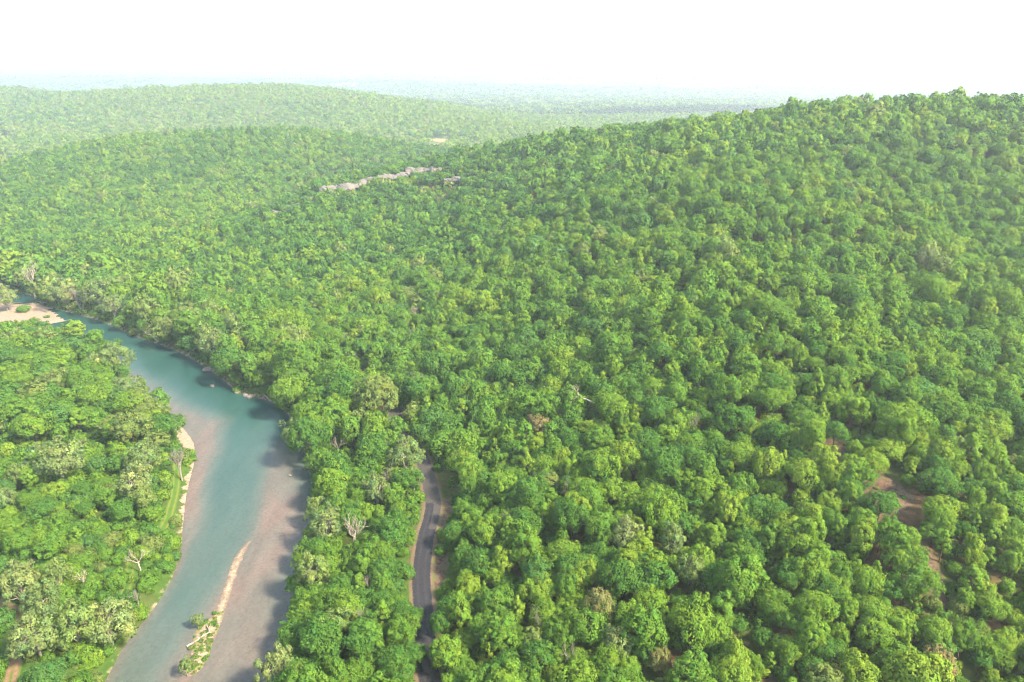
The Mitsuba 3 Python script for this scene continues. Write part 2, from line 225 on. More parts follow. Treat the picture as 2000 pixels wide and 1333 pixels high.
BAR_BUSHES = [(-78.3, 147.5, 1.7), (-74.7, 132.1, 2.0), (-74.3, 134.6, 0.8), (-77.6, 149.7, 0.9), (-75.6, 148.9, 0.8), (-77.6, 140.8, 0.8), (-74.9, 140.3, 0.7), (-74.3, 142.9, 0.8), (-75.7, 134.6, 0.9), (-72.8, 137.0, 0.7), (-74.8, 137.8, 0.7), (-75.1, 150.0, 0.6)]
SANDBAR_BUSHES = [(-285.9, 408.4, 1.5), (-265.2, 396.8, 0.6)]

clearing_poly = shapely.Polygon(CLEARING).buffer(0.8)
strip_poly = shapely.LineString(STRIP).buffer(2.2)
clear_zone = shapely.Polygon(CLEARING).buffer(1.5).union(shapely.affinity.translate(shapely.Polygon(CLEARING).buffer(0.3), 0, -7)).buffer(0.2)
strip_zone = shapely.LineString(STRIP).buffer(1.9)
field_polys = [shapely.Polygon(p).buffer(2) for p in FIELDS]

# ------------------------------------------------------------------ materials
def rgb(*c):
    return {'type': 'rgb', 'value': list(c)}

def ground_colour(p, n, uv):
    a = mikit.fbm(p.x * 0.9, p.y * 0.9, 0.0, 4)
    b = mikit.fbm(p.x * 0.11, p.y * 0.11, 3.0, 3)
    litter = mikit.mix((0.065, 0.045, 0.028), (0.14, 0.095, 0.060), a)
    green = mikit.mix((0.028, 0.070, 0.014), (0.070, 0.130, 0.028), a)
    low = mikit.smoothstep(9.0, 3.0, p.z)
    c = mikit.mix(litter, green, dr.clip(mikit.smoothstep(0.42, 0.62, b) * 0.7 + low * 0.75, 0, 1))
    far = mikit.smoothstep(1050.0, 1300.0, p.y)
    c = mikit.mix(c, mikit.mix((0.08, 0.14, 0.05), (0.17, 0.21, 0.09), mikit.fbm(p.x * 0.02, p.y * 0.02, 0.0, 3)), far)
    sand = mikit.mix((0.20, 0.16, 0.13), (0.33, 0.275, 0.23), mikit.fbm(p.x * 1.7, p.y * 1.7, 0.0, 4))
    c = mikit.mix(c, sand, mikit.smoothstep(0.35, 0.65, uv.x + (a - 0.5) * 0.5))
    dirt = mikit.mix((0.066, 0.047, 0.038), (0.155, 0.110, 0.088), mikit.smoothstep(0.2, 0.8, 0.6 * mikit.fbm(p.x * 2.6, p.y * 2.6, 5.0, 4) + 0.4 * mikit.fbm(p.x * 0.5, p.y * 0.5, 9.0, 3)))
    dirt = mikit.mix(dirt, (0.10, 0.12, 0.05), mikit.smoothstep(0.58, 0.72, mikit.fbm(p.x * 0.9, p.y * 0.9, 12.0, 4)) * 0.7)
    return mikit.mix(c, dirt, mikit.smoothstep(0.35, 0.65, uv.y + (a - 0.5) * 0.4))

def sand_colour(p, n, uv):
    a = mikit.fbm(p.x * 2.2, p.y * 2.2, 0.0, 4)
    b = mikit.fbm(p.x * 0.35, p.y * 0.35, 2.0, 3)
    c = mikit.mix((0.19, 0.155, 0.12), (0.34, 0.285, 0.23), mikit.smoothstep(0.2, 0.8, a * 0.55 + b * 0.45))
    c = mikit.mix((0.135, 0.112, 0.098), c, mikit.smoothstep(-0.02, 0.16, p.z + (a - 0.5) * 0.15))
    return mikit.mix(c, (0.16, 0.19, 0.06), uv.x * mikit.smoothstep(0.45, 0.6, mikit.fbm(p.x * 0.8, p.y * 0.8, 7.0, 3)) * 0.85)

def water_colour(p, n, uv):
    a = mikit.fbm(p.x * 0.12, p.y * 0.05, 0.0, 3)
    g = mikit.fbm(p.x * 1.6, p.y * 1.6, 0.0, 3)
    bed = mikit.mix((0.112, 0.089, 0.082), (0.156, 0.128, 0.119), g)
    bed = mikit.mix(bed, (0.062, 0.052, 0.048), mikit.smoothstep(0.62, 0.80, mikit.fbm(p.x * 2.3, p.y * 1.4, 6.0, 4)) * 0.35)
    bed = bed * (0.86 + 0.28 * mikit.fbm(p.x * 0.35, p.y * 0.05, 2.0, 3))
    depth = uv.x + (a - 0.5) * 0.7
    clear = dr.exp(-mi.Color3f(1.35, 0.60, 0.58) * dr.maximum(depth, 0.0))
    deep = mikit.mix((0.046, 0.064, 0.066), (0.015, 0.048, 0.050), mikit.smoothstep(0.7, 2.2, depth))
    return bed * clear + deep * (1 - dr.exp(-0.8 * dr.maximum(depth, 0.0)))

def ripple(p, n, uv):
    return mikit.fbm(p.x * 0.55 + p.y * 0.2, p.y * 0.7, 0.0, 3) + 0.4 * mikit.noise(p.x * 3.1, p.y * 3.4, 1.0)

def road_colour(p, n, uv):
    # uv.x across the lane in metres from the centre line, uv.y metres along
    grain = mikit.fbm(p.x * 3.0, p.y * 3.0, 0.0, 3)
    wheel = dr.exp(-dr.square((dr.abs(uv.x) - 0.95) / 0.32))
    old = mikit.smoothstep(-0.4, 0.4, uv.y - dr.select(uv.x > 0.1, 104.0, 118.0))
    c = mikit.mix((0.018, 0.019, 0.028), (0.030, 0.031, 0.043), grain)
    c = c * (1 + 0.22 * wheel)
    c = mikit.mix(c, mikit.mix((0.042, 0.041, 0.047), (0.062, 0.060, 0.066), grain), old)
    return mikit.mix(c, (0.16, 0.12, 0.09), mikit.smoothstep(2.15, 2.55, dr.abs(uv.x) + (grain - 0.5) * 0.5) * 0.6)

def rock_colour(p, n, uv):
    a = mikit.fbm(p.x * 0.5, p.y * 0.5, p.z * 1.6, 4)
    b = mikit.fbm(p.x * 2.0, p.y * 2.0, p.z * 3.0, 3)
    c = mikit.mix((0.105, 0.102, 0.104), (0.26, 0.25, 0.25), a * 0.6 + b * 0.4)
    return mikit.mix(c, (0.13, 0.11, 0.09), mikit.smoothstep(0.60, 0.75, b))

def track_colour(p, n, uv):
    a = mikit.fbm(p.x * 1.4, p.y * 1.4, 0.0, 4)
    c = mikit.mix((0.13, 0.085, 0.06), (0.24, 0.17, 0.12), a)
    middle = dr.exp(-dr.square(uv.x / 0.35)) * mikit.smoothstep(0.3, 0.6, a)
    return mikit.mix(c, (0.08, 0.13, 0.03), dr.clip(middle + mikit.smoothstep(1.0, 1.5, dr.abs(uv.x) + (a - 0.5)), 0, 1))

def shoulder_colour(p, n, uv):
    a = mikit.fbm(p.x * 1.1, p.y * 1.1, 0.0, 4)
    c = mikit.mix((0.10, 0.076, 0.058), (0.18, 0.138, 0.106), a)
    return mikit.mix(c, (0.09, 0.12, 0.035), mikit.smoothstep(2.7, 3.6, dr.abs(uv.x) + (a - 0.5) * 2.0))

def lane_colour(p, n, uv):
    a = mikit.fbm(p.x * 1.2, p.y * 1.2, 0.0, 4)
    c = mikit.mix((0.045, 0.105, 0.020), (0.075, 0.140, 0.03), a)
    return mikit.mix(c, (0.15, 0.17, 0.04), dr.exp(-dr.square((dr.abs(uv.x) - 0.75) / 0.28)) * 0.65)

def field_colour(p, n, uv):
    a = mikit.fbm(p.x * 0.05, p.y * 0.02, 0.0, 4)
    return mikit.mix((0.22, 0.20, 0.11), (0.33, 0.29, 0.18), a)

def wood_far_colour(p, n, uv):
    a = mikit.fbm(p.x * 0.006, p.y * 0.0016, 0.0, 4)
    b = mikit.fbm(p.x * 0.045, p.y * 0.008, 4.0, 3)
    c = mikit.mix((0.018, 0.042, 0.028), (0.105, 0.155, 0.062), mikit.smoothstep(0.35, 0.65, 0.55 * a + 0.45 * b))
    return mikit.mix(c, (0.34, 0.32, 0.22), mikit.smoothstep(0.685, 0.72, mikit.fbm(p.x * 0.0022, p.y * 0.0010, 8.0, 3)))

def bark_colour(p, n, uv):
    a = mikit.fbm(p.x * 4, p.y * 4, p.z * 1.5, 3)
    return mikit.mix((0.075, 0.058, 0.045), (0.17, 0.14, 0.115), a)

def pale_bark_colour(p, n, uv):
    a = mikit.fbm(p.x * 3, p.y * 3, p.z * 1.2, 3)
    return mikit.mix((0.17, 0.155, 0.135), (0.40, 0.37, 0.325), mikit.smoothstep(0.3, 0.6, a))

def grey_bark_colour(p, n, uv):
    a = mikit.fbm(p.x * 3, p.y * 3, p.z * 1.2, 3)
    return mikit.mix((0.14, 0.125, 0.118), (0.31, 0.285, 0.275), a)

def diffuse(fn):
    return {'type': 'twosided', 'bsdf': {'type': 'diffuse', 'reflectance': mikit.proc(fn)}}

scene['m_ground'] = diffuse(ground_colour)
scene['m_sand'] = diffuse(sand_colour)
scene['m_rock'] = diffuse(rock_colour)
scene['m_track'] = diffuse(track_colour)
scene['m_shoulder'] = diffuse(shoulder_colour)
scene['m_lane'] = diffuse(lane_colour)
scene['m_field'] = diffuse(field_colour)
scene['m_far_wood'] = diffuse(wood_far_colour)
scene['m_bark'] = diffuse(bark_colour)
scene['m_pale_bark'] = diffuse(pale_bark_colour)
scene['m_grey_bark'] = diffuse(grey_bark_colour)
scene['m_road'] = {'type': 'principled', 'base_color': mikit.proc(road_colour), 'roughness': 0.75, 'specular': 0.2}
scene['m_water'] = {'type': 'bumpmap', 'scale': 0.012, 'arbitrary': mikit.proc(ripple, 0.05),
                    'bsdf': {'type': 'roughplastic', 'diffuse_reflectance': mikit.proc(water_colour), 'int_ior': 1.33, 'alpha': 0.06, 'distribution': 'ggx'}}
scene['m_leaf'] = {'type': 'principledthin', 'base_color': {'type': 'mesh_attribute', 'name': 'vertex_color'}, 'roughness': 0.55, 'diff_trans': 0.38, 'spec_trans': 0.0, 'eta': 1.3}
scene['m_white_paint'] = {'type': 'twosided', 'bsdf': {'type': 'diffuse', 'reflectance': rgb(0.72, 0.71, 0.68)}}
scene['m_brick'] = {'type': 'twosided', 'bsdf': {'type': 'diffuse', 'reflectance': rgb(0.30, 0.15, 0.11)}}
scene['m_roof'] = {'type': 'twosided', 'bsdf': {'type': 'diffuse', 'reflectance': rgb(0.42, 0.40, 0.39)}}
scene['m_glass'] = {'type': 'principled', 'base_color': rgb(0.03, 0.035, 0.04), 'roughness': 0.08, 'specular': 0.6}
scene['m_steel'] = {'type': 'principled', 'base_color': rgb(0.35, 0.36, 0.38), 'roughness': 0.4, 'metallic': 0.8}
scene['m_haze'] = {'type': 'null'}

# ------------------------------------------------------------------ helpers for the scene dict
used = {}
def key_for(name):
    n = used.get(name, 0)
    used[name] = n + 1
    return name if n == 0 else f'{name}_{n:03d}'

def tag(key, label=None, category=None, group=None, kind=None):
    labels[key] = {k: v for k, v in (('label', label), ('category', category), ('group', group), ('kind', kind)) if v}

def grid_mesh(P, uv=None):
    """P (rows, columns, 3): a sheet facing up when rows run along +y and columns along +x."""
    r, c = P.shape[:2]
    i = np.arange(r * c).reshape(r, c)
    q = np.stack([i[:-1, :-1], i[:-1, 1:], i[1:, 1:], i[1:, :-1]], -1).reshape(-1, 4)
    return P.reshape(-1, 3), np.vstack([q[:, [0, 1, 2]], q[:, [0, 2, 3]]])

def ribbon(curve, half, lift, bsdf, flat_z=None, across=7):
    c = np.asarray(curve, float)
    t = np.gradient(c, axis=0)
    t /= np.linalg.norm(t, axis=1, keepdims=True)
    nrm = np.stack([t[:, 1], -t[:, 0]], 1)
    o = np.linspace(-half, half, across)
    xy = c[:, None] + nrm[:, None] * o[None, :, None]
    z = ground(xy[..., 0], xy[..., 1]) + lift if flat_z is None else np.full(xy.shape[:2], flat_z)
    s = np.concatenate([[0], np.cumsum(np.linalg.norm(np.diff(c, axis=0), axis=1))])
    uv = np.stack(np.broadcast_arrays(o[None, :], s[:, None]), -1).reshape(-1, 2)
    v, f = grid_mesh(np.concatenate([xy, z[..., None]], -1))
    return mikit.ply((v, f), bsdf, smooth=True, uv=uv)

# ------------------------------------------------------------------ the setting
sand_mask = np.clip(0.5 - signed(SANDBAR_POLY, XX, YY) / 6, 0, 1)
sand_mask = np.maximum(sand_mask, np.clip(0.5 - signed(shapely.Polygon(BEACH).buffer(0.5), XX, YY) / 3, 0, 1))
sand_mask = np.maximum(sand_mask, np.where((RIVER_D < 60) & ~on_right, sstep(2.0, 0.3, RIVER_D) * (0.42 + 0.5 * np.exp(-((YY - 215) / 28)**2) + 0.9 * nz(XX, YY, 18, 61)), 0))
sand_mask = np.maximum(sand_mask, np.where((RIVER_D < 60) & on_right, sstep(3.2, 1.2, RIVER_D) * 0.55, 0))
dirt_mask = np.clip(0.5 - np.minimum(signed(clearing_poly, XX, YY), signed(strip_poly, XX, YY)) / 4, 0, 1)
dirt_mask = np.maximum(dirt_mask, sstep(5.0, 3.0, ROAD_D) * 0.7)
v, f = grid_mesh(np.stack([XX, YY, ZZ], -1))
right_of_road = XX > np.interp(YY, ROADC[:, 1], ROADC[:, 0])
dirt_mask = np.maximum(dirt_mask, np.where(right_of_road, sstep(9.5, 6.0, ROAD_D) * sstep(150, 162, YY) * sstep(206, 196, YY) * (0.75 + 0.9 * nz(XX, YY, 8, 62)), 0))
scene['ground'] = mikit.ply((v, f), 'm_ground', smooth=True, uv=np.stack([sand_mask.ravel(), dirt_mask.ravel()], -1))
tag('ground', 'wooded hills and valley floor covered in leaf litter, grass and bare soil', kind='structure')

Ls, Rs = spline(LEFT_BANK, 14), spline(RIGHT_BANK, 14)
tt = np.linspace(-0.12, 1.12, 34)[None, :, None]
W = Ls[:, None] * (1 - tt) + Rs[:, None] * tt
CH = spline(CHANNEL, 8)
dch = curve_distance(CH, W[..., 0], W[..., 1])
wid = np.interp(W[..., 1], [120, 200, 240, 262, 285, 330, 400], [9.0, 8.5, 10.5, 17.0, 22.0, 20.0, 14.0])  # widened at the bend, where the depth tint paints in reflected sky
edge = np.minimum(tt[..., 0] * 36, (1 - tt[..., 0]) * 36)
depth = 0.12 + np.interp(W[..., 1], [120, 170, 240, 300], [0.55, 0.95, 1.5, 2.4]) * sstep(1.35, 0.45, dch / wid) * sstep(-1, 4, edge) + 0.5 * sstep(9, 1, (1 - tt[..., 0]) * 36) * sstep(-1, 1.5, edge)  # last term: bluish bank reflection put into the tint along the right edge
v, f = grid_mesh(np.concatenate([W, np.zeros(W.shape[:2] + (1,))], -1))
scene['river'] = mikit.ply((v, f), 'm_water', smooth=True, uv=np.stack([depth.ravel(), 0 * depth.ravel()], -1))
tag('river', 'calm river, teal in the deep channel and pinkish brown over shallow gravel', kind='structure')

bar_poly = shapely.Polygon(spline(np.vstack([BAR, BAR[:1]]), 4)).buffer(-0.25)
if bar_poly.geom_type != 'Polygon':
    bar_poly = max(bar_poly.geoms, key=lambda g: g.area)
bx = np.arange(BAR[:, 0].min() - 3, BAR[:, 0].max() + 3, 0.45)
by = np.arange(BAR[:, 1].min() - 3, BAR[:, 1].max() + 3, 0.6)
bX, bY = np.meshgrid(bx, by)
bd = -signed(bar_poly, bX, bY) + 1.3 * nz(bX, bY, 4.0, 15) + 0.5 * nz(bX, bY, 1.3, 16)
bZ = np.where(bd > 0, -0.03 + 0.30 * (1 - np.exp(-bd / 1.6)), bd * 0.16 - 0.02) + 0.10 * nz(bX, bY, 2.5, 6) + 0.05 * nz(bX, bY, 0.8, 7)
P = np.stack([bX, bY, bZ], -1)
v, f = grid_mesh(P)
keep = (bd.ravel()[f] > -2.2).any(1)
m = trimesh.Trimesh(v, f[keep], process=False); 
grassy = np.where(bY < 153, 1.0, 0.0).ravel()
scene['gravel_bar'] = mikit.ply((v, f[keep]), 'm_sand', smooth=True, uv=np.stack([grassy, grassy], -1))
tag('gravel_bar', 'narrow pale gravel bar in mid river, weedy at its near end', kind='structure')

scene['road_shoulder'] = ribbon(ROADC, 3.4, 0, 'm_shoulder', flat_z=ROAD_Z + 0.05)
tag('road_shoulder', 'brown dirt shoulder along both sides of the paved road', kind='structure')
scene['road'] = ribbon(ROADC, 2.45, 0, 'm_road', flat_z=ROAD_Z + 0.10, across=11)
tag('road', 'narrow dark asphalt road curving along the foot of the hill', kind='structure')
scene['dirt_track'] = ribbon(spline(TRACK, 8), 1.7, 0.07, 'm_track')
tag('dirt_track', 'bare dirt track bending through the bushes in the lower left corner', kind='structure')
scene['grass_lane'] = ribbon(spline(LANE, 8), 1.4, 0.07, 'm_lane')
tag('grass_lane', 'mown grass lane with two faint wheel ruts behind the left river bank', kind='structure')
for k, poly in enumerate(FIELDS):
    q = shapely.Polygon(poly)
    b = q.bounds
    st = max((b[2] - b[0]), (b[3] - b[1])) / 26
    X, Y = np.meshgrid(np.arange(b[0] - st, b[2] + 2 * st, st), np.arange(b[1] - st, b[3] + 2 * st, st))
    v, f = grid_mesh(np.stack([X, Y, ground(X, Y) + 0.8], -1))
    keep = shapely.contains_xy(q, *v[:, :2][f].mean(1).T)
    if keep.any():
        kf = key_for('field')
        scene[kf] = mikit.ply((v, f[keep]), 'm_field', smooth=True)
        tag(kf, kind='structure')

# ------------------------------------------------------------------ tree building
def tube(points, radii, sides=5):
    p = np.asarray(points, float)
    t = np.gradient(p, axis=0)
    t /= np.linalg.norm(t, axis=1, keepdims=True) + 1e-9
    a = np.cross(t, np.where(np.abs(t[:, 2:]) < 0.9, [0, 0, 1.0], [1.0, 0, 0]))
    a /= np.linalg.norm(a, axis=1, keepdims=True) + 1e-9
    b = np.cross(t, a)
    g = np.arange(sides) * 2 * np.pi / sides
    v = p[:, None] + np.asarray(radii, float)[:, None, None] * (np.cos(g)[None, :, None] * a[:, None] + np.sin(g)[None, :, None] * b[:, None])
    i, j = np.meshgrid(np.arange(len(p) - 1), np.arange(sides), indexing='ij')
    q = np.stack([i * sides + j, i * sides + (j + 1) % sides, (i + 1) * sides + (j + 1) % sides, (i + 1) * sides + j], -1).reshape(-1, 4)
    return v.reshape(-1, 3), np.vstack([q[:, [0, 1, 2]], q[:, [0, 2, 3]]])

def join(parts):
    vs, fs, at = [], [], 0
    for v, f in parts:
        vs.append(v); fs.append(f + at); at += len(v)
    return np.vstack(vs), np.vstack(fs)

def unit(a):
    return a / (np.linalg.norm(a, axis=-1, keepdims=True) + 1e-9)

def fib(n):
    i = np.arange(n) + 0.5
    z, ph = 1 - 2 * i / n, i * 2.399963
    r = np.sqrt(1 - z * z)
    return np.stack([r * np.cos(ph), r * np.sin(ph), z], 1)

def leaf_faces(rng, centre, axis_, radius, per, size, tone, vary=0.22, spread=0.35, sparkle=0.45):
    """Single leaf sprays (triangles) over the outer side of each puff: (vertices, faces, normals, colours)."""
    n = len(centre)
    d = unit(rng.normal(size=(n, per, 3)))
    a = np.broadcast_to(axis_[:, None], d.shape)
    d = unit(d + a * rng.uniform(0.35, 1.0, (n, per, 1)))
    pos = centre[:, None] + d * radius[:, None, None] * rng.uniform(0.62, 1.08, (n, per, 1))
    ln = unit(d + rng.normal(size=d.shape) * spread)
    h = unit(np.cross(ln, rng.normal(size=d.shape)))
    g = np.cross(ln, h)
    s = size * rng.uniform(0.65, 1.35, (n, per, 1))
    th = np.array([0.0, 2.2, 4.1])
    v = pos[:, :, None] + s[:, :, None] * (np.cos(th)[None, None, :, None] * h[:, :, None] * 1.15 + np.sin(th)[None, None, :, None] * g[:, :, None] * 0.95)
    nr = unit(0.40 * d + 0.42 * a + sparkle * ln)
    nv = np.repeat(nr[:, :, None], 3, 2)
    puff = rng.normal(0, 0.11, (n, 1, 1))
    leaf = rng.normal(0, vary * 0.5, (n, per, 1))
    c = np.asarray(tone) * np.exp(puff + leaf)
    c = c * (1 + rng.normal(0, 0.05, (n, 1, 1)) * np.array([1.6, 0.2, -0.6]))
    cv = np.repeat(np.clip(c, 0.004, 0.85)[:, :, None], 3, 2)
    v = v.reshape(-1, 3)
    return v, np.arange(len(v)).reshape(-1, 3), nv.reshape(-1, 3), cv.reshape(-1, 3)

def puffs(rng, R, Hc, zc, n, shape):
    d = fib(int(n * 1.35))
    d = unit(d + rng.normal(0, 0.16, d.shape))
    d = d[d[:, 2] > -0.55][:n]
    ph = rng.uniform(0, 6.28, 4)
    az = np.arctan2(d[:, 1], d[:, 0])
    lob = 1 + 0.16 * np.sin(2 * az + ph[0]) + 0.13 * np.sin(3 * az + ph[1] + 2 * d[:, 2]) + 0.09 * np.sin(5 * az + ph[2])
    r = rng.uniform(0.68, 0.98, len(d)) * lob
    pos = d * r[:, None] * np.array([R, R, Hc / 2])
    if shape == 'spire':
        t = np.clip((pos[:, 2] / (Hc / 2) + 1) / 2, 0, 1)
        pos[:, :2] *= (1.25 * (1 - t)**0.8 + 0.12)[:, None]
    elif shape == 'flat':
        pos[:, 2] = np.where(pos[:, 2] > 0, pos[:, 2] * 0.75, pos[:, 2])
    inner = rng.normal(0, 0.3, (max(2, n // 6), 3)) * np.array([R, R, Hc / 2])
    pos = np.vstack([pos, inner])
    axis_ = unit(np.vstack([d, unit(inner)]) + np.array([0, 0, 0.45]))
    pos[:, 2] += zc
    return pos, axis_

LOD = {0: (66, 64, 0.25), 1: (40, 30, 0.42), 2: (20, 11, 0.90), 3: (10, 6, 1.55)}
def broadleaf(seed, tone, lod, shape='round'):
    rng = np.random.default_rng(seed)
    n, per, leaf = LOD[lod]
    R, Hc, zc = {'round': (4.6, 8.2, 7.6), 'flat': (5.3, 7.4, 7.6), 'spire': (2.6, 9.0, 7.2), 'tall': (3.7, 9.6, 8.0)}[shape]
    if shape == 'spire':
        n = max(6, int(n * 0.45))
    c, a = puffs(rng, R, Hc, zc, n, shape)
    rp = R * np.sqrt(6.0 / n) * rng.uniform(0.6, 1.3, len(c)) * (0.62 if shape == 'spire' else 0.92)
    crown = leaf_faces(rng, c, a, rp, per, leaf, tone, *((0.22, 0.35, 0.45), (0.20, 0.3, 0.4), (0.14, 0.25, 0.25), (0.10, 0.2, 0.15))[lod])
    lean = rng.normal(0, 0.5, 2)
    top = zc + Hc * 0.22
    zs = np.array([-1.0, 0.4, 2.5, 5.0, top])
    path = np.stack([lean[0] * (zs / top)**2, lean[1] * (zs / top)**2, zs], 1)
    if lod >= 2:
        wood = tube(path[[0, 2, 4]], [0.3, 0.22, 0.05], 3)
    else:
        parts = [tube(path, [0.38, 0.27, 0.22, 0.17, 0.05], 6)]
        for k in rng.choice(len(c), 9 if lod == 0 else 4, replace=False):
            s = path[2] + (path[4] - path[2]) * rng.uniform(0.1, 0.75)
            mid = (s + c[k]) / 2 + np.array([0, 0, 0.35])
            parts.append(tube([s, mid, c[k]], [0.13, 0.08, 0.03], 4))
        wood = join(parts)
    return crown, wood

def bush(seed, tone, lod):
    rng = np.random.default_rng(seed)
    n, per, leaf = {0: (30, 64, 0.18), 1: (22, 30, 0.30), 2: (10, 10, 0.6)}[lod]
    c, a = puffs(rng, 2.3, 3.0, 1.4, n, 'round')
    rp = 2.3 * np.sqrt(6.0 / n) * rng.uniform(0.7, 1.2, len(c)) * 0.9
    crown = leaf_faces(rng, c, a, rp, per, leaf, tone)
    wood = join([tube([[0, 0, -0.5], c[k] * 0.5, c[k]], [0.09, 0.06, 0.02], 4) for k in range(0, len(c), max(1, len(c) // 5))])
    return crown, wood

def branching(rng, start, direction, length, radius, depth, out, tips, spread=0.6, sides=5, up=0.15):
    n = 4
    pts, d = [np.array(start, float)], unit(np.array(direction, float))
    for _ in range(n):
        d = unit(d + rng.normal(0, 0.16, 3) + np.array([0, 0, up * 0.35]))
        pts.append(pts[-1] + d * length / n)
    pts = np.array(pts)
    out.append(tube(pts, np.linspace(radius, radius * 0.45, n + 1), sides))
    if depth == 0:
        tips.append((pts[-1], d)); tips.append((pts[2], d))
        return
    kids = rng.integers(3, 5)
    for k in range(kids):
        s = pts[2 + (k % 3)] if k else pts[-1]
        side = unit(np.cross(d, rng.normal(size=3)))
        nd = unit(d * (1 - spread * 0.5) + side * spread * rng.uniform(0.7, 1.3) + np.array([0, 0, up]))
        branching(rng, s, nd, length * rng.uniform(0.55, 0.78), radius * 0.52, depth - 1, out, tips, spread, max(3, sides - 1), up)

def skeleton(seed, height=10.0, depth=3, spread=0.75, stems=1, radius=0.30):
    """Trunk and limbs of a bare tree of about this height: (trunk, limbs, tips)."""
    rng = np.random.default_rng(seed)
    trunk, limbs, tips = [], [], []
    for s in range(stems):
        lean = rng.normal(0, 0.16 if stems == 1 else 0.32, 2)
        zs = np.linspace(-0.8, height * 0.45, 5)
        path = np.stack([lean[0] * zs + 0.08 * rng.normal(size=5), lean[1] * zs + 0.08 * rng.normal(size=5), zs], 1)
        trunk.append(tube(path, np.linspace(radius, radius * 0.62, 5), 7))
        for k in range(5):
            st = path[-1] if k < 2 else path[3] * 0.5 + path[-1] * 0.5
            az = rng.uniform(0, 6.28)
            branching(rng, st, [math.cos(az) * spread, math.sin(az) * spread, rng.uniform(0.5, 1.1)], height * rng.uniform(0.22, 0.30), radius * 0.5, depth - 1, limbs, tips, 0.62)
    return join(trunk), join(limbs), tips

def pale_tree(seed, tone):
    """Sycamore or willow in early leaf: white forked stems showing through a thin rounded crown."""
    rng = np.random.default_rng(seed + 77)
    R, Hc, zc = 4.6, 9.0, 6.6
    c, a = puffs(rng, R, Hc, zc, 46, 'round')
    crown = leaf_faces(rng, c, a, rng.uniform(0.85, 1.5, len(c)), 66, 0.26, tone, 0.3, 0.5)
    parts = []
    stems = 1 + seed % 3
    heads = []
    for k in range(stems):
        az = rng.uniform(0, 6.28)
        lean = (0.6 if stems == 1 else 1.9) * np.array([math.cos(az), math.sin(az)])
        zs = np.linspace(-0.8, 8.6, 7)
        path = np.stack([lean[0] * (np.maximum(zs, 0) / 8) ** 1.2, lean[1] * (np.maximum(zs, 0) / 8) ** 1.2, zs], 1) + rng.normal(0, 0.1, (7, 3))
        parts.append(tube(path, np.linspace(0.36, 0.08, 7), 7))
        heads.append(path)
    for k in rng.choice(len(c), 15, replace=False):
        path = heads[rng.integers(stems)]
        st = path[rng.integers(2, 6)]
        mid = (st + c[k]) / 2 + np.array([0, 0, 0.5]) + rng.normal(0, 0.25, 3)
        end = c[k] + (c[k] - mid) * 0.25
        parts.append(tube([st, (st + mid) / 2 + rng.normal(0, 0.12, 3), mid, (mid + end) / 2, end], [0.14, 0.12, 0.09, 0.06, 0.03], 5))
    return crown, join(parts), R

def leaf_ply(crown):
    v, f, n, c = crown
    return {'type': 'ply', 'filename': meshkit.write_ply((v, f), False, None, c, normals=n), 'face_normals': False, 'bsdf': {'type': 'ref', 'id': 'm_leaf'}}

def both(crown, wood, wood_colour=(0.10, 0.08, 0.06)):
    """Leaves and wood in one mesh, for the trees of the forest mass."""
    v, f, n, c = crown
    w = trimesh.Trimesh(*wood, process=False)
    return (np.vstack([v, w.vertices]), np.vstack([f, np.asarray(w.faces) + len(v)]), np.vstack([n, w.vertex_normals]), np.vstack([c, np.tile(wood_colour, (len(w.vertices), 1))]))

TONES = {'deep': (0.064, 0.155, 0.029), 'mid': (0.088, 0.190, 0.029), 'bright': (0.114, 0.218, 0.029), 'yellow': (0.143, 0.242, 0.031), 'olive': (0.136, 0.200, 0.056),
         'cool': (0.066, 0.160, 0.040)}
WORDS = {'deep': 'deep green', 'mid': 'mid green', 'bright': 'bright green', 'yellow': 'yellow-green', 'olive': 'olive green', 'cool': 'bluish green'}
FORMS = [('deep', 'round'), ('deep', 'flat'), ('mid', 'round'), ('mid', 'flat'), ('mid', 'tall'), ('bright', 'round'), ('bright', 'flat'), ('bright', 'tall'), ('yellow', 'round'),
         ('yellow', 'flat'), ('yellow', 'spire'), ('olive', 'round'), ('cool', 'round'), ('cool', 'flat'), ('bright', 'spire'), ('yellow', 'tall')]
FORM_WORDS = {'round': 'round-crowned', 'flat': 'broad', 'tall': 'tall', 'spire': 'slim'}
made = {}
def group_of(kind, form, lod, separate=False):
    """Key of the shapegroup of one form; made when first asked for."""
    k = f'g_{kind}_{form}_{lod}' + ('_s' if separate else '')
    if k not in made:
        made[k] = True
        seed = 1000 * form + 17 + 5 * lod
        if kind == 'tree':
            crown, wood = broadleaf(seed, TONES[FORMS[form][0]], lod, FORMS[form][1])
        elif kind == 'bush':
            crown, wood = bush(seed, list(TONES.values())[form], lod)
        if separate:
            scene[k] = {'type': 'shapegroup', 'crown': leaf_ply(crown), 'trunk': mikit.ply(wood, 'm_bark', smooth=True)}
        else:
            scene[k] = {'type': 'shapegroup', 'crown': leaf_ply(both(crown, wood))}
    return k

def put(key, group, x, y, z, scale, rot, tilt=(0, 0), sz=1.0):
    scene[key] = {'type': 'instance', 'group': {'type': 'ref', 'id': group},
                  'to_world': T().translate([float(x), float(y), float(z)]).rotate([1, 0, 0], float(tilt[0])).rotate([0, 1, 0], float(tilt[1])).rotate([0, 0, 1], float(rot)).scale([float(scale), float(scale), float(scale * sz)])}

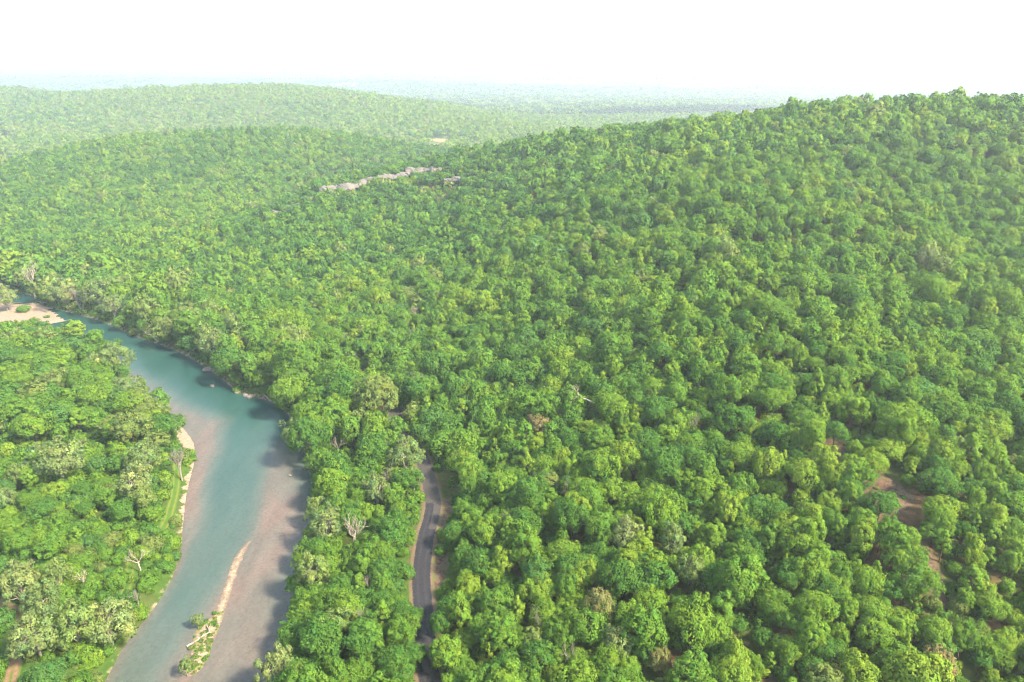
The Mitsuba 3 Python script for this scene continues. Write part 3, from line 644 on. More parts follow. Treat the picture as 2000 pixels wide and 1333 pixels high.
# ------------------------------------------------------------------ where trees stand
rng = np.random.default_rng(20)
FW = np.array([0, math.cos(PITCH), -math.sin(PITCH)]); UP = np.array([0, math.sin(PITCH), math.cos(PITCH)])
FPX = 512 / math.tan(math.radians(FOV / 2))
def project(x, y, z):
    """Only to choose which trees are worth building and to word their labels: fractions across and down the picture, and the depth."""
    p = np.stack([x, y, np.asarray(z) - CAM_H], -1)
    d = p @ FW
    return 0.5 + FPX * p[..., 0] / d / 1024, 0.5 - FPX * (p @ UP) / d / 682, d

def seen(x, y, top, margin):
    """False where the hills alone hide a point by more than margin metres."""
    ok = np.ones(len(x), bool)
    for s in np.linspace(0.25, 0.985, 60):
        ok &= CAM_H + (top - CAM_H) * s > ground(x * s, y * s) + 7 - margin * min(1, s * 1.5)
    return ok

def scatter(x0, x1, y0, y1, step, jitter=0.42):
    gx, gy = np.meshgrid(np.arange(x0, x1, step), np.arange(y0, y1, step * 0.88))
    gx[1::2] += step / 2
    n = gx.size
    return gx.ravel() + rng.uniform(-jitter, jitter, n) * step, gy.ravel() + rng.uniform(-jitter, jitter, n) * step

def in_view(x, y, z, margin=0.09, low=1.22):
    u, v, d = project(x, y, z)
    return (d > 40) & (u > -margin) & (u < 1 + margin) & (v < low)

singles = np.array([p[:3] for p in PALE + TAN + BARE] + [(FALLEN[0][0], FALLEN[0][1], 5.5)])
rock_xy = np.array([r[:2] for r in ROCKS])
single_tree = cKDTree(singles[:, :2])
rock_tree = cKDTree(rock_xy)
LB = spline(LEFT_BANK, 6)
def left_side(x, y):
    return x < np.interp(y, LEFT_BANK[:, 1], LEFT_BANK[:, 0]) + 10

def free(x, y, pad=0.0, under=False):
    """Places where a trunk may stand."""
    ok = np.ones(len(x), bool)
    rd = signed(RIVER, x, y)
    left = left_side(x, y)
    ok &= rd > np.where(left, 2.2, 0.3) + pad * 0.5
    ok &= signed(SANDBAR_POLY, x, y) > 2
    road = curve_distance(ROADC, x, y)
    on_left_of_road = x < np.interp(y, ROADC[:, 1], ROADC[:, 0])
    ok &= road > np.where(y > 215, 3.4, np.where(y < 128, 4.2, np.where(y < 146, 2.9, np.where(on_left_of_road, 6.0, 8.8)))) + np.where(y > 215, 0, pad)
    ok &= np.minimum(signed(clear_zone, x, y), signed(strip_zone, x, y)) > 0.6 + np.maximum(pad, -0.4)
    ok &= curve_distance(spline(TRACK, 4), x, y) > 3.0 + pad
    ok &= curve_distance(spline(LANE, 4), x, y) > 2.6 + pad
    ok &= signed(shapely.Polygon(BEACH).buffer(0.5), x, y) > 2.5
    d, i = single_tree.query(np.stack([x, y], 1))
    ok &= d > (0.8 if under else singles[i, 2] * 0.85 + 0.8)
    # the cliff stays open on its river side
    d, i = rock_tree.query(np.stack([x, y], 1))
    ok &= ~((d < 27) & (y < rock_xy[i, 1] + 2)) & ~(d < 6)
    return ok

records = []          # kind, form, x, y, z, scale, rot, tilt, size in picture, u, v, depth
def add(kind, form, x, y, s, sz):
    z = ground(x, y) - 0.25
    hgt = {'tree': 8.0, 'bush': 1.8}[kind]
    u, v, d = project(x, y, z + hgt * s)
    for k in range(len(x)):
        records.append((kind, int(form[k]), x[k], y[k], z[k], s[k], rng.uniform(0, 360), (rng.normal(0, 3), rng.normal(0, 3)), s[k] / d[k], u[k], v[k], d[k], sz[k]))

def choose(names, n, weights):
    idx = {}
    for i, (t, s) in enumerate(FORMS):
        idx.setdefault(t, []).append(i)
    t = np.array([rng.choice(len(names), p=w / w.sum()) for w in weights])
    return np.array([rng.choice(idx[names[k]]) for k in t])

TN = list(TONES)
def tone_weights(x, y):
    """Which species mix grows where: drifts with the ground, a little yellower on the dry south end of the slope; spur and second hill weighted darker to paint in their shade."""
    a, b = nz(x, y, 60, 31), nz(x, y, 35, 32)
    w = np.tile(np.array([1.5, 3.4, 3.2, 0.9, 0.30, 0.45]), (len(x), 1))
    dry = sstep(330, 130, y) * sstep(-30, 60, x)
    w[:, 3] *= 0.35 + 2.6 * dry + np.clip(9 * a, -0.3, 2.5)
    w[:, 2] *= 0.7 + 1.2 * dry
    w[:, 0] *= np.clip(1.4 - 1.2 * dry - 9 * a, 0.05, 4)
    w[:, 5] *= np.clip(0.8 + 9 * b, 0.03, 3) * (1 - 0.7 * dry)
    w[:, 4] *= np.clip(0.6 + 5 * b, 0.1, 3)
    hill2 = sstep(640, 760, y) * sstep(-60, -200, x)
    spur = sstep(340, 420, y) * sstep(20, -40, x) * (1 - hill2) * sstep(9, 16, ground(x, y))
    w[:, 0] *= 1 + 3.5 * spur  # darker tones paint in the shade of the flank turned from the sun
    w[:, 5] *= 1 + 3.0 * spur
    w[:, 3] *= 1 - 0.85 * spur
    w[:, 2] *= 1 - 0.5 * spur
    w[:, 0] *= 1 + 0.5 * hill2  # second hill also toned darker, its shaded faces put into the colour
    w[:, 3] *= 1 - 0.4 * hill2
    w[:, 4] *= 1 + 0.8 * hill2
    return np.clip(w, 0.01, None)

# the woods on the hills and along the right bank
x, y = scatter(-760, 560, 92, 1180, 5.3)
z = ground(x, y)
left = left_side(x, y) & (y < 425)
ok = ~left & in_view(x, y, z + 8)
x, y, z = x[ok], y[ok], z[ok]
ok = free(x, y) & seen(x, y, z + 12, 14)
x, y, z = x[ok], y[ok], z[ok]
s = np.clip(rng.normal(0.63, 0.17, len(x)), 0.38, 1.25) * (1 + 0.25 * nz(x, y, 40, 33))
rd = signed(RIVER, x, y)
tall_bank = (rd < 42) & (y > 225) & (x < -50)
keep = ~tall_bank | (rng.uniform(size=len(x)) < 0.5)
x, y, z, s, tall_bank = x[keep], y[keep], z[keep], s[keep], tall_bank[keep]
s = np.where(tall_bank, s * 1.55, s)
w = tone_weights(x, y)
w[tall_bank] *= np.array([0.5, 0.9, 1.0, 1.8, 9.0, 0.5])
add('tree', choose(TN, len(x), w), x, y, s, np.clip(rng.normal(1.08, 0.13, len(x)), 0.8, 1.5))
# the trees that stand in the clearing
x, y, s = np.array(CLEAR_TREES).T
add('tree', np.array([7, 1, 9, 5, 2])[np.arange(len(x)) % 5], x, y, s, np.full(len(x), 1.15))
x, y = scatter(CLEARING[:, 0].min(), CLEARING[:, 0].max(), CLEARING[:, 1].min(), CLEARING[:, 1].max(), 3.4)
ok = shapely.contains_xy(clearing_poly, x, y) & (rng.uniform(size=len(x)) < 0.3)
x, y = x[ok], y[ok]
add('bush', rng.choice(6, len(x), p=[.3, .3, .1, 0, .2, .1]), x, y, rng.uniform(0.15, 0.42, len(x)), rng.uniform(0.5, 0.9, len(x)))
# younger trees and saplings between them
x, y = scatter(-480, 420, 92, 480, 8.6)
z = ground(x, y)
ok = ~(left_side(x, y) & (y < 425)) & in_view(x, y, z + 4)
x, y = x[ok], y[ok]
ok = free(x, y, -1.0)
x, y = x[ok], y[ok]
add('tree', choose(TN, len(x), tone_weights(x, y)), x, y, rng.uniform(0.36, 0.58, len(x)), rng.uniform(1.0, 1.6, len(x)))
# brush on the forest floor
x, y = scatter(-160, 260, 92, 330, 4.6)
ok = ~(left_side(x, y) & (y < 425)) & in_view(x, y, ground(x, y))
x, y = x[ok], y[ok]
ok = free(x, y, -1.2, True) & (rng.uniform(size=len(x)) < 0.8)
x, y = x[ok], y[ok]
add('bush', rng.choice(6, len(x), p=[.3, .34, .16, .05, .05, .1]), x, y, rng.uniform(0.5, 1.1, len(x)), rng.uniform(0.8, 1.5, len(x)))
# low growth along the right bank and the road edge
x, y = scatter(-330, 60, 92, 470, 4.2)
rd, rr = signed(RIVER, x, y), curve_distance(ROADC, x, y)
ok = ~left_side(x, y) & (((rd > 0.2) & (rd < 9)) | ((rr > 4.4) & (rr < 8.5))) & (signed(SANDBAR_POLY, x, y) > 2) & in_view(x, y, ground(x, y)) & (rng.uniform(size=len(x)) < 0.75)
x, y = x[ok], y[ok]
add('bush', rng.choice(6, len(x), p=[.2, .3, .2, .1, .12, .08]), x, y, rng.uniform(0.45, 0.95, len(x)), rng.uniform(0.8, 1.3, len(x)))
# scrub on the broken slope under the cliff
x, y = scatter(-230, -20, 560, 690, 4.6)
d, i = rock_tree.query(np.stack([x, y], 1))
ok = (d < 30) & (y < rock_xy[i, 1] - 3) & (rng.uniform(size=len(x)) < 0.85)
x, y = x[ok], y[ok]
add('bush', rng.choice(6, len(x), p=[.3, .35, .1, .05, .1, .1]), x, y, rng.uniform(0.6, 1.5, len(x)), rng.uniform(0.9, 1.7, len(x)))
# the left floodplain: bushes, then trees in drifts
x, y = scatter(-420, -70, 85, 425, 4.5)
ok = left_side(x, y) & (y < 425) & in_view(x, y, ground(x, y) + 2)
x, y = x[ok], y[ok]
ok = free(x, y, -0.9, True)
x, y = x[ok], y[ok]
add('bush', rng.choice(6, len(x), p=[.20, .36, .26, .06, .06, .06]), x, y, rng.uniform(0.55, 1.25, len(x)), rng.uniform(0.8, 1.25, len(x)))
# a ragged belt of brush down to the water
x, y = scatter(-330, -80, 85, 400, 3.1)
rd = signed(RIVER, x, y)
ok = left_side(x, y) & (rd > 0.9) & (rd < 7.5) & in_view(x, y, ground(x, y) + 2) & (signed(shapely.Polygon(BEACH).buffer(0.5), x, y) > 0.5) & (signed(SANDBAR_POLY, x, y) > 1.5)
ok &= (curve_distance(spline(LANE, 4), x, y) > 2.0) & (rng.uniform(size=len(x)) < np.clip(0.75 + 2.2 * nz(x, y, 14, 44), 0.15, 1))
x, y = x[ok], y[ok]
add('bush', rng.choice(6, len(x), p=[.2, .3, .2, .1, .14, .06]), x, y, rng.uniform(0.28, 0.8, len(x)), rng.uniform(0.6, 1.2, len(x)))
x, y = scatter(-430, -70, 85, 430, 8.2)
ok = left_side(x, y) & in_view(x, y, ground(x, y) + 6)
x, y = x[ok], y[ok]
dens = np.where(y > 235, 0.95, np.clip(0.6 + 3.0 * nz(x, y, 30, 41), 0.05, 0.9))
ok = free(x, y, 0.3) & (rng.uniform(size=len(x)) < dens)
x, y = x[ok], y[ok]
s = np.where((y > 345) & (x < -225), 0.45, 1.0) * np.where(y > 235, rng.uniform(0.75, 1.3, len(x)), rng.uniform(0.45, 0.85, len(x)))
w = np.tile(np.array([1.6, 2.6, 1.9, 0.5, 0.9, 0.7]), (len(x), 1))
add('tree', choose(TN, len(x), w), x, y, s, rng.uniform(0.75, 0.95, len(x)))
# the far hills
x, y = scatter(-2100, 760, 1100, 2350, 9.5)
z = ground(x, y)
ok = in_view(x, y, z + 8, 0.05)
for q in field_polys:
    ok &= ~shapely.contains_xy(q.buffer(8), x, y)
x, y, z = x[ok], y[ok], z[ok]
ok = seen(x, y, z + 12, 10)
x, y, z = x[ok], y[ok], z[ok]
ok = rng.uniform(size=len(x)) < np.where((z < 12) & (y < 1500), 0.55, 0.93)
x, y, z = x[ok], y[ok], z[ok]
w = np.tile(np.array([0.4, 1.4, 2.6, 3.4, 1.6, 0.3]), (len(x), 1))
a, b = nz(x, y, 260, 71), nz(x, y, 120, 72)
w[:, 3] *= np.clip(0.9 + 7 * a, 0.05, 4); w[:, 4] *= np.clip(0.8 + 6 * b, 0.05, 4)
w[:, 0] *= np.clip(0.9 - 8 * a, 0.05, 5); w[:, 5] *= np.clip(0.9 - 7 * b, 0.05, 4)
far_form = choose(TN, len(x), w)
for k in range(len(x)):
    records.append(('tree', int(far_form[k]), x[k], y[k], z[k] - 0.3, float(np.clip(rng.normal(1.05, 0.26), 0.5, 1.8)), rng.uniform(0, 360), (0, 0), 0.0, 0, 0, 2000.0, 1.0))

# ------------------------------------------------------------------ which trees are things of their own
TREE_LIMIT, BUSH_LIMIT = 300, 90
def wanted(kind, limit):
    c = [i for i, r in enumerate(records) if r[0] == kind and 0.005 < r[9] < 0.995 and 0.1 < r[10] < 0.985 and r[11] < 400 and ((kind == 'bush' and r[2] < -70) or (kind == 'tree' and r[5] > 0.46))]
    return set(sorted(c, key=lambda i: -records[i][8])[:limit])
own = wanted('tree', TREE_LIMIT) | wanted('bush', BUSH_LIMIT)

def where_words(x, y):
    if left_side(np.array([x]), np.array([y]))[0]:
        return 'on left floodplain'
    road_x = float(np.interp(y, ROADC[:, 1], ROADC[:, 0]))
    if x < road_x:
        return 'between river and road'
    if shapely.distance(clearing_poly, shapely.Point(x, y)) < 9:
        return 'beside bare dirt clearing'
    return 'just right of road' if x < road_x + 16 else 'on wooded slope'

ORD = 'first second third fourth fifth sixth seventh eighth ninth tenth eleventh twelfth thirteenth fourteenth fifteenth sixteenth seventeenth eighteenth nineteenth twentieth'.split()
BANDS = ((0.93, 'in bottom row'), (0.86, 'above bottom row'), (0.78, 'low in photo'), (0.66, 'below middle'), (0.52, 'across middle'), (0.0, 'above middle'))
own_text, families = {}, {}
for i in own:
    kind, form, x, y, z, s, rot, tilt, big, u, v, d, sz = records[i]
    place_ = where_words(x, y)
    look_ = f'{WORDS[FORMS[form][0]]} {FORM_WORDS[FORMS[form][1]]} tree' if kind == 'tree' else f'{WORDS[TN[form]]} leafy bush'
    band = next(b for t, b in BANDS if v >= t)
    families.setdefault((look_, place_, band), []).append((u, i))
for (look_, place_, band), members in families.items():
    members.sort()
    for k, (u, i) in enumerate(members):
        own_text[i] = f'{look_} {place_}, ' + (f'the only one {band}' if len(members) == 1 else f'{ORD[k]} such from left {band}')

stuff_n = {}
for i, r in enumerate(records):
    kind, form, x, y, z, s, rot, tilt, big, u, v, d, sz = r
    if i in own:
        name = 'broadleaf_tree' if kind == 'tree' else 'bush'
        key = key_for(name)
        put(key, group_of(kind, form, 0, True), x, y, z, s, rot, tilt, sz)
        tag(key, own_text[i], 'tree' if kind == 'tree' else 'bush', 'leafy broadleaf trees of the near woods' if kind == 'tree' else 'bushes of the valley floor')
    else:
        lod = 0 if d < 238 else 1 if d < 430 else 2 if d < 1150 else 3
        if kind == 'bush':
            lod = 0 if d < 215 else 1 if d < 400 else 2
        stuff = 'forest' if kind == 'tree' else 'undergrowth'
        stuff_n[stuff] = stuff_n.get(stuff, 0) + 1
        put(f'{stuff}__{stuff_n[stuff]:05d}', group_of(kind, form, lod), x, y, z, s, rot, tilt, sz)
tag('forest', 'unbroken spring green broadleaf forest covering the hills', 'forest', kind='stuff')
tag('undergrowth', 'low leafy bushes filling the valley floor and river banks', 'undergrowth', kind='stuff')
print('records', len(records), stuff_n)

# ------------------------------------------------------------------ single pale, tan, bare and fallen trees
PALE_TONES = [(0.138, 0.205, 0.075), (0.130, 0.205, 0.060), (0.158, 0.220, 0.080), (0.122, 0.190, 0.064)]
pale_groups = []
for k in range(8):
    crown, wood, r = pale_tree(300 + k, PALE_TONES[k % 4])
    scene[f'g_pale_{k}'] = {'type': 'shapegroup', 'crown': leaf_ply(crown), 'trunk': mikit.ply(wood, 'm_pale_bark', smooth=True)}
    pale_groups.append((f'g_pale_{k}', r))
for k, (x, y, R, text) in enumerate(PALE):
    key = key_for('pale_tree')
    g, r = pale_groups[k % 8]
    sc = R / min(r, 6.2)
    put(key, g, x, y, float(ground(x, y)) - 0.2, sc, (k * 77) % 360, (0, 0), float(np.clip(1.15 / sc, 0.95, 1.3)))
    tag(key, text, 'tree', 'pale leafing trees')
for k in range(2):
    rg = np.random.default_rng(900 + k)
    crown, wood = broadleaf(910 + k, (0.145, 0.165, 0.062) if k == 0 else (0.175, 0.165, 0.075), 0, 'round')
    scene[f'g_tan_{k}'] = {'type': 'shapegroup', 'crown': leaf_ply(crown), 'trunk': mikit.ply(wood, 'm_bark', smooth=True)}
for k, (x, y, R, text) in enumerate(TAN):
    key = key_for('tan_tree')
    put(key, f'g_tan_{k % 2}', x, y, float(ground(x, y)) - 0.2, R / 4.4, k * 60, (0, 0), 1.1)
    tag(key, text, 'tree', 'tan leafing trees')
bare_groups = []
for k in range(6):
    trunk, limbs, tips = skeleton(500 + k, 10.0, 3 if k != 3 else 2, 0.75, 1 if k % 3 else 2, 0.30)
    r = np.abs(np.array([t[0][:2] for t in tips])).max()
    scene[f'g_bare_{k}'] = {'type': 'shapegroup', 'trunk': mikit.ply(trunk, 'm_grey_bark', smooth=True), 'limb': mikit.ply(limbs, 'm_grey_bark', smooth=True)}
    scene[f'g_bare_white_{k}'] = {'type': 'shapegroup', 'trunk': mikit.ply(trunk, 'm_pale_bark', smooth=True), 'limb': mikit.ply(limbs, 'm_pale_bark', smooth=True)}
    bare_groups.append((f'g_bare_{k}', r))
for k, (x, y, R, tall, text) in enumerate(BARE):
    key = key_for('bare_tree')
    g, r = bare_groups[k % 6]
    if 'white' in text:
        g = g.replace('g_bare', 'g_bare_white')
    sc = 1.1 * R / min(r, 5.5)
    put(key, g, x, y, float(ground(x, y)) - 0.2, sc, k * 67 % 360, (0, 0), float(np.clip(max(tall, (1.15 if y < 560 and x > -60 else 0.9) / sc), 0.8, 3.2)))
    tag(key, text, 'bare tree', 'leafless grey trees')
for k, (x, y, R, text) in enumerate(FALLEN):
    key = key_for('fallen_tree')
    trunk, limbs, tips = skeleton(700 + k, R * 1.9, 2, 0.7, 1, 0.16 + 0.02 * R)
    m = T().translate([x, y, float(ground(x, y)) + (8.0 if k == 0 else 0.7)]).rotate([0, 0, 1], [150, 165, 170, 150, 160][k]).rotate([0, 1, 0], [80, 72, 75, 58, 62][k])
    wood_m = 'm_pale_bark' if 'white' in text or 'pale' in text else 'm_grey_bark'
    scene[key + '__trunk'] = mikit.ply(trunk, wood_m, smooth=True, to_world=m)
    scene[key + '__limb'] = mikit.ply(limbs, wood_m, smooth=True, to_world=m)
    tag(key, text, 'fallen tree')

# ------------------------------------------------------------------ rocks
def rock(seed, sx, sy, sz, sub=3):
    m = trimesh.creation.icosphere(sub)
    v = np.array(m.vertices)
    q = np.sign(v) * np.abs(v)**0.8
    n1 = meshkit.fbm(v * 1.3 + seed * 7.1, 4, seed)[:, None] - 0.5
    return q * (1 + 0.75 * n1) * np.array([sx, sy, sz]), np.array(m.faces)

def ledge(seed, x, y, wd, ht):
    """One leaning slab of the cliff: a block cut finely and broken up by noise that runs on from slab to slab."""
    m = trimesh.creation.box([wd, 6.0, ht])
    for _ in range(4):
        m = m.subdivide()
    v = np.array(m.vertices)
    t = v[:, 2] / ht + 0.5
    v[:, 1] += t * ht * 0.55 + 1.6 * (np.abs(v[:, 0]) / wd * 2)**3
    v[:, 2] -= 0.16 * ht * (np.abs(v[:, 0]) / wd * 2)**3 * t
    w = v + np.array([x, y, 0])
    w[:, 0] += 0.5 * w[:, 2]                                   # joints run up to the right
    n1 = meshkit.fbm(w / np.array([7.0, 9.0, 7.0]), 3, 5) - 0.5
    n2 = meshkit.fbm(w / np.array([1.5, 3.0, 3.4]), 3, 6) - 0.5
    crack = np.clip(0.07 - np.abs(meshkit.noise(w / np.array([3.1, 6.0, 5.0]), 7) - 0.5), 0, 1) * 14
    v[:, 1] += 4.2 * n1 + 1.5 * n2 + 1.3 * crack
    v[:, 2] += 2.8 * (meshkit.fbm(np.stack([w[:, 0] / 4.5, 0 * t, 0 * t], 1), 3, 8) - 0.5) * t + 0.8 * n2
    return v, np.array(m.faces)

tag('rock_outcrop', 'weathered grey cliff band breaking through the trees on the ridge', 'rock outcrop')
for k, (x, y, wd, ht) in enumerate(ROCKS):
    q, fc = ledge(k, x, y, wd * 1.45, ht * (0.55 if k not in (12, 13) else 0.4))
    q += np.array([x, y, float(ground(x, y)) + ht * 0.30 + 2.0])
    scene['rock_outcrop__rock' + (f'_{k:03d}' if k else '')] = mikit.ply((q, fc), 'm_rock', smooth=False)
for k, (x, y, R, text) in enumerate(BOULDERS):
    key = key_for('boulder')
    q, fc = rock(80 + k, R * 1.15, R * 0.8, max(0.7, R * 0.5))
    q += np.array([x, y, 0.25])
    scene[key] = mikit.ply((q, fc), 'm_rock', smooth=38)
    tag(key, text, 'boulder')

# ------------------------------------------------------------------ on the gravel bar
for k, (x, y) in enumerate(BAR_LOGS):
    key = key_for('driftwood_log')
    a = [0.9, 2.2][k]
    L = [3.4, 1.8][k]
    d = np.array([math.cos(a), math.sin(a), 0.04])
    p = np.array([x, y, 0.55]) + np.linspace(-L, L, 6)[:, None] * d + np.random.default_rng(k).normal(0, 0.06, (6, 3))
    v1 = tube(p, np.linspace(0.24, 0.12, 6), 7)
    v2 = tube([p[3], p[3] + [0.5, 0.9, 0.7]], [0.09, 0.03], 5)
    scene[key] = mikit.ply(join([v1, v2]), 'm_pale_bark', smooth=True)
    tag(key, ['long bleached driftwood log lying across the weedy end of gravel bar', 'short driftwood log on the gravel bar right of the long log'][k], 'log')
for k, (x, y, sc) in enumerate(BAR_BUSHES[:2] + sorted(BAR_BUSHES[2:], key=lambda p: -p[1])):
    key = key_for('willow_shrub')
    put(key, f'g_pale_{3 * k}' if k < 2 else group_of('bush', [4, 4, 4, 0, 1, 4][k % 6], 0, True), x, y, 0.15, sc * (0.17 if k < 2 else 0.32), k * 50, (0, 0), 1.3 if k < 2 else 0.55)
    u, v, d = project(x, y, 0.8)
    tag(key, ['taller thin willow shrub at the left edge of the gravel bar', 'pale willow shrub at the near tip of the gravel bar'][k] if k < 2 else 'low weed tuft on gravel bar, ' + ORD[k - 2] + ' counting from its bare sandy end', 'shrub', 'shrubs on the gravel bar')

for k, (x, y, sc) in enumerate(SANDBAR_BUSHES):
    key = key_for('bush')
    put(key, group_of('bush', 1, 0, True), x, y, float(ground(x, y)) - 0.1, sc, k * 40, (0, 0), 0.7)
    tag(key, ['low wide green bush alone on the far left sandbar', 'small green tuft on the sandbar edge nearest the river bend'][k], 'bush', 'bushes of the valley floor')
wr = np.random.default_rng(77)
inner = bar_poly.buffer(-0.3)
n = 0
while n < 110:
    x, y = wr.uniform(BAR[:, 0].min(), BAR[:, 0].max()), wr.uniform(131, 154)
    if shapely.contains_xy(inner, x, y):
        n += 1
        put(f'weeds__{n:03d}', group_of('bush', int(wr.choice([4, 4, 1, 0])), 2), x, y, 0.15, wr.uniform(0.06, 0.19), wr.uniform(0, 360), (0, 0), wr.uniform(0.5, 1.1))
tag('weeds', 'scattered low weeds on the near end of the gravel bar', 'weeds', kind='stuff')

# ------------------------------------------------------------------ far things
def house(key, x, y, rot, L, Wd, Hh, wall_bsdf, text):
    z0 = float(ground(x, y)) - 0.3
    def part(name, mesh, bsdf):
        n, kk = 1, f'{key}__{name}'
        while kk in scene:
            kk = f'{key}__{name}_{n:03d}'; n += 1
        scene[kk] = mikit.ply(mesh, bsdf, to_world=T().translate([x, y, z0]).rotate([0, 0, 1], rot))
        return kk
    def box(c, e):
        m = trimesh.creation.box(e); m.apply_translation(c); return m
    part('wall', box([0, 0, Hh / 2], [L, Wd, Hh]), wall_bsdf)
    r = trimesh.Trimesh([[-L / 2 - .5, -Wd / 2 - .6, Hh - .2], [L / 2 + .5, -Wd / 2 - .6, Hh - .2], [L / 2 + .5, Wd / 2 + .6, Hh - .2], [-L / 2 - .5, Wd / 2 + .6, Hh - .2], [-L / 2 - .5, 0, Hh + Wd * .32], [L / 2 + .5, 0, Hh + Wd * .32]],
                        [[0, 1, 5], [0, 5, 4], [2, 3, 4], [2, 4, 5], [0, 4, 3], [1, 2, 5], [0, 3, 2], [0, 2, 1]])
    rk = part('roof', r, 'm_roof')
    scene[rk + '__chimney'] = mikit.ply(box([L * .2, Wd * .15, Hh + Wd * .32], [.9, .9, 2.2]), 'm_brick', to_world=T().translate([x, y, z0]).rotate([0, 0, 1], rot))
    part('door', box([0, -Wd / 2, 1.05], [1.1, .14, 2.1]), 'm_white_paint')
    for wx in (-L * .34, -L * .17, L * .17, L * .34):
        part('window', box([wx, -Wd / 2, Hh * .58], [1.3, .12, 1.3]), 'm_glass')
    tag(key, text, 'house')
house(key_for('farmhouse'), HOUSES[0][0], HOUSES[0][1], 20, 12, 8, 4.5, 'm_brick', 'brown farmhouse with light roof beside the far hay field beyond the saddle')
house(key_for('farmhouse'), HOUSES[1][0], HOUSES[1][1], -15, 18, 10, 5, 'm_white_paint', 'tiny white farmhouse in the hazy plain behind the far hill end')

mx, my = MAST[0]
mz = float(ground(mx, my))
top = 186.0
parts = []
for k in range(3):
    a = k * 2.094
    o = np.array([math.cos(a) * 0.9, math.sin(a) * 0.9])
    parts.append(tube([[mx + o[0], my + o[1], mz], [mx + o[0], my + o[1], top]], [0.16, 0.16], 4))
for z in np.arange(mz, top - 4, 4.0):
    for k in range(3):
        a, b = k * 2.094, (k + 1) * 2.094
        parts.append(tube([[mx + math.cos(a) * .9, my + math.sin(a) * .9, z], [mx + math.cos(b) * .9, my + math.sin(b) * .9, z + 4]], [0.08, 0.08], 3))
scene['radio_mast__lattice'] = mikit.ply(join(parts), 'm_steel')
n = 0
for h in (0.4, 0.65, 0.95):
    for k in range(3):
        a = k * 2.094 + 0.5
        e = np.array([mx + math.cos(a) * 70, my + math.sin(a) * 70])
        s = mz + (top - mz) * h
        scene['radio_mast__guy_wire' + (f'_{n:03d}' if n else '')] = mikit.ply(tube([[mx, my, s], [e[0], e[1], float(ground(e[0], e[1]))]], [0.03, 0.03], 3), 'm_steel')
        n += 1
tag('radio_mast', 'very faint thin radio mast standing above the far hill against the sky', 'mast')

# woods of the plain: groves, then one rolling canopy towards the horizon
def grove(seed, tone, pine=False):
    rg = np.random.default_rng(seed)
    parts = []
    for k in range(6):
        o = rg.uniform(-11, 11, 2)
        R = rg.uniform(3.2, 5.4) * (0.6 if pine else 1)
        c, a = puffs(rg, R, R * (3.0 if pine else 1.7), R * 1.5 + rg.uniform(0, 3), 8, 'spire' if pine else 'round')
        c[:, :2] += o
        parts.append(leaf_faces(rg, c, a, np.full(len(c), R * 0.62), 4, 1.7, np.array(tone) * rg.uniform(0.75, 1.25), 0.3))
    at, vs, fs, ns, cs = 0, [], [], [], []
    for v, f, n_, c in parts:
        vs.append(v); fs.append(f + at); ns.append(n_); cs.append(c); at += len(v)
    return np.vstack(vs), np.vstack(fs), np.vstack(ns), np.vstack(cs)
for k, t in enumerate([(0.07, 0.15, 0.045), (0.12, 0.21, 0.05), (0.17, 0.24, 0.07), (0.05, 0.12, 0.055)]):
    scene[f'g_grove_{k}'] = {'type': 'shapegroup', 'crown': leaf_ply(grove(60 + k, t))}
scene['g_pine'] = {'type': 'shapegroup', 'crown': leaf_ply(grove(70, (0.022, 0.050, 0.030), True))}
scene['g_pine_1'] = {'type': 'shapegroup', 'crown': leaf_ply(grove(71, (0.030, 0.058, 0.034), True))}
cnt = {'plain_woodland': 0, 'pine_plantation': 0}
pines = [(150, 2280, 330, 190), (560, 2500, 330, 210), (-20 + 900, 2750, 260, 160)]
d = 1500.0
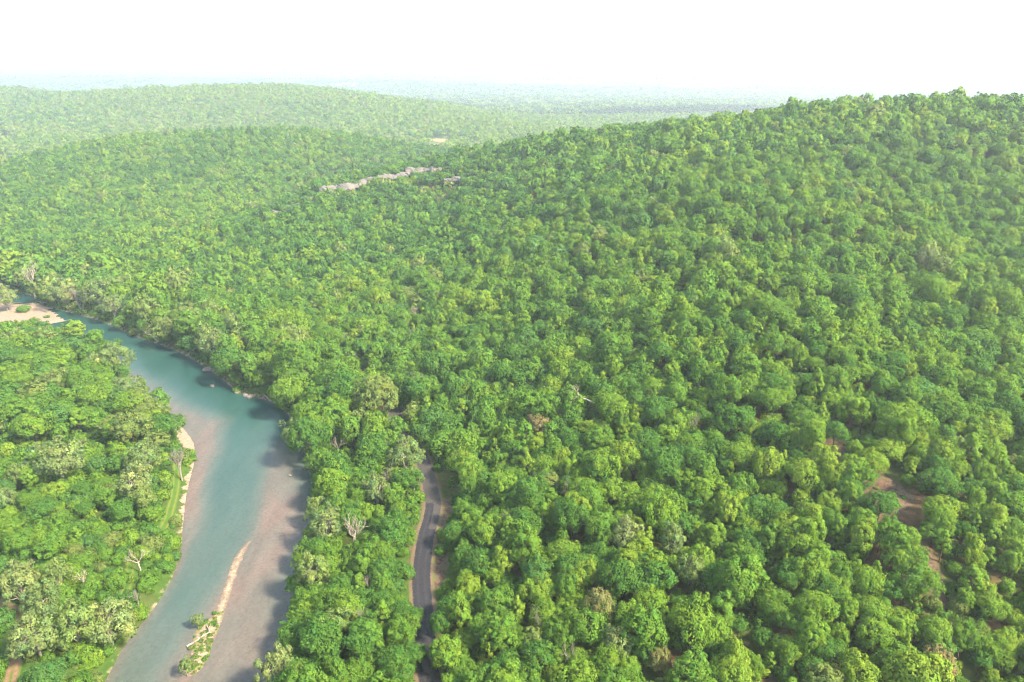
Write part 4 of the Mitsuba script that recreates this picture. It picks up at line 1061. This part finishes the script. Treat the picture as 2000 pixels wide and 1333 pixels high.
while d < 6200:
    step = max(16.0, d * 0.0105)
    xs = np.arange(-0.75 * d - 200, 0.78 * d + 200, step)
    x = xs + rng.uniform(-0.45, 0.45, len(xs)) * step
    y = d + rng.uniform(-0.5, 0.5, len(xs)) * step
    z = ground(x, y)
    ok = in_view(x, y, z + 6, 0.05) & seen(x, y, z + 14, 10) & ((y > 2330) | (x > 700))
    for q in field_polys:
        ok &= ~shapely.contains_xy(q.buffer(12), x, y)
    for k in np.nonzero(ok)[0]:
        pine = any(((x[k] - a) / c)**2 + ((y[k] - b) / e)**2 < 1 for a, b, c, e in pines)
        if not pine and rng.uniform() < 0.12:
            continue
        name = 'pine_plantation' if pine else 'plain_woodland'
        cnt[name] += 1
        put(f'{name}__{cnt[name]:05d}', ('g_pine' if rng.uniform() < .5 else 'g_pine_1') if pine else f'g_grove_{rng.integers(4)}', x[k], y[k], z[k] - 1, step / 21 * rng.uniform(0.8, 1.2), rng.uniform(0, 360), (0, 0), float(min(1.0, 21 / step * 1.25)))
    d += step * 1.2
print(cnt)
tag('plain_woodland', 'hazy mixed woods spread over the plain beyond the hills', 'woodland', kind='stuff')
if cnt['pine_plantation']:
    tag('pine_plantation', 'dark blue-grey pine plantation on the hazy plain', 'woodland', kind='stuff')
th = np.radians(np.linspace(-40, 40, 900))
rr = np.geomspace(6200, 19500, 150)
TH, RR = np.meshgrid(th, rr)
X, Y = RR * np.sin(TH), RR * np.cos(TH)
Z = ground(X, Y) + 4 + 15 * (meshkit.fbm(np.stack([TH * 260, np.log(RR) * 50, 0 * TH], -1), 2, 50) - 0.3) * sstep(0.40, 0.5, meshkit.fbm(np.stack([X / 900, Y / 1600, 0 * X], -1), 3, 51))
inside = np.zeros(X.shape, bool)
for q in field_polys:
    inside |= shapely.contains_xy(q.buffer(60), X, Y)
Z = np.where(inside, ground(X, Y) - 6, Z)
v, f = grid_mesh(np.stack([X, Y, Z], -1))
scene['distant_woodland'] = mikit.ply((v, f), 'm_far_wood', smooth=True)
tag('distant_woodland', 'blue hazy woods and low ridges along the horizon', 'woodland', kind='stuff')

# ------------------------------------------------------------------ the air
zb, zt, hw = float(ZZ.min()) - 1.5, 200.0, 21800.0
scene['haze'] = {'type': 'cube', 'to_world': T().translate([0, (GY[0] + GY[-1]) / 2, (zb + zt) / 2]).scale([max(hw, GX[-1] + 300), (GY[-1] - GY[0]) / 2 + 300, (zt - zb) / 2]),
                 'bsdf': {'type': 'ref', 'id': 'm_haze'}, 'interior': {'type': 'ref', 'id': 'haze_air'}}
tag('haze', 'pale summer haze filling the valley', kind='stuff')
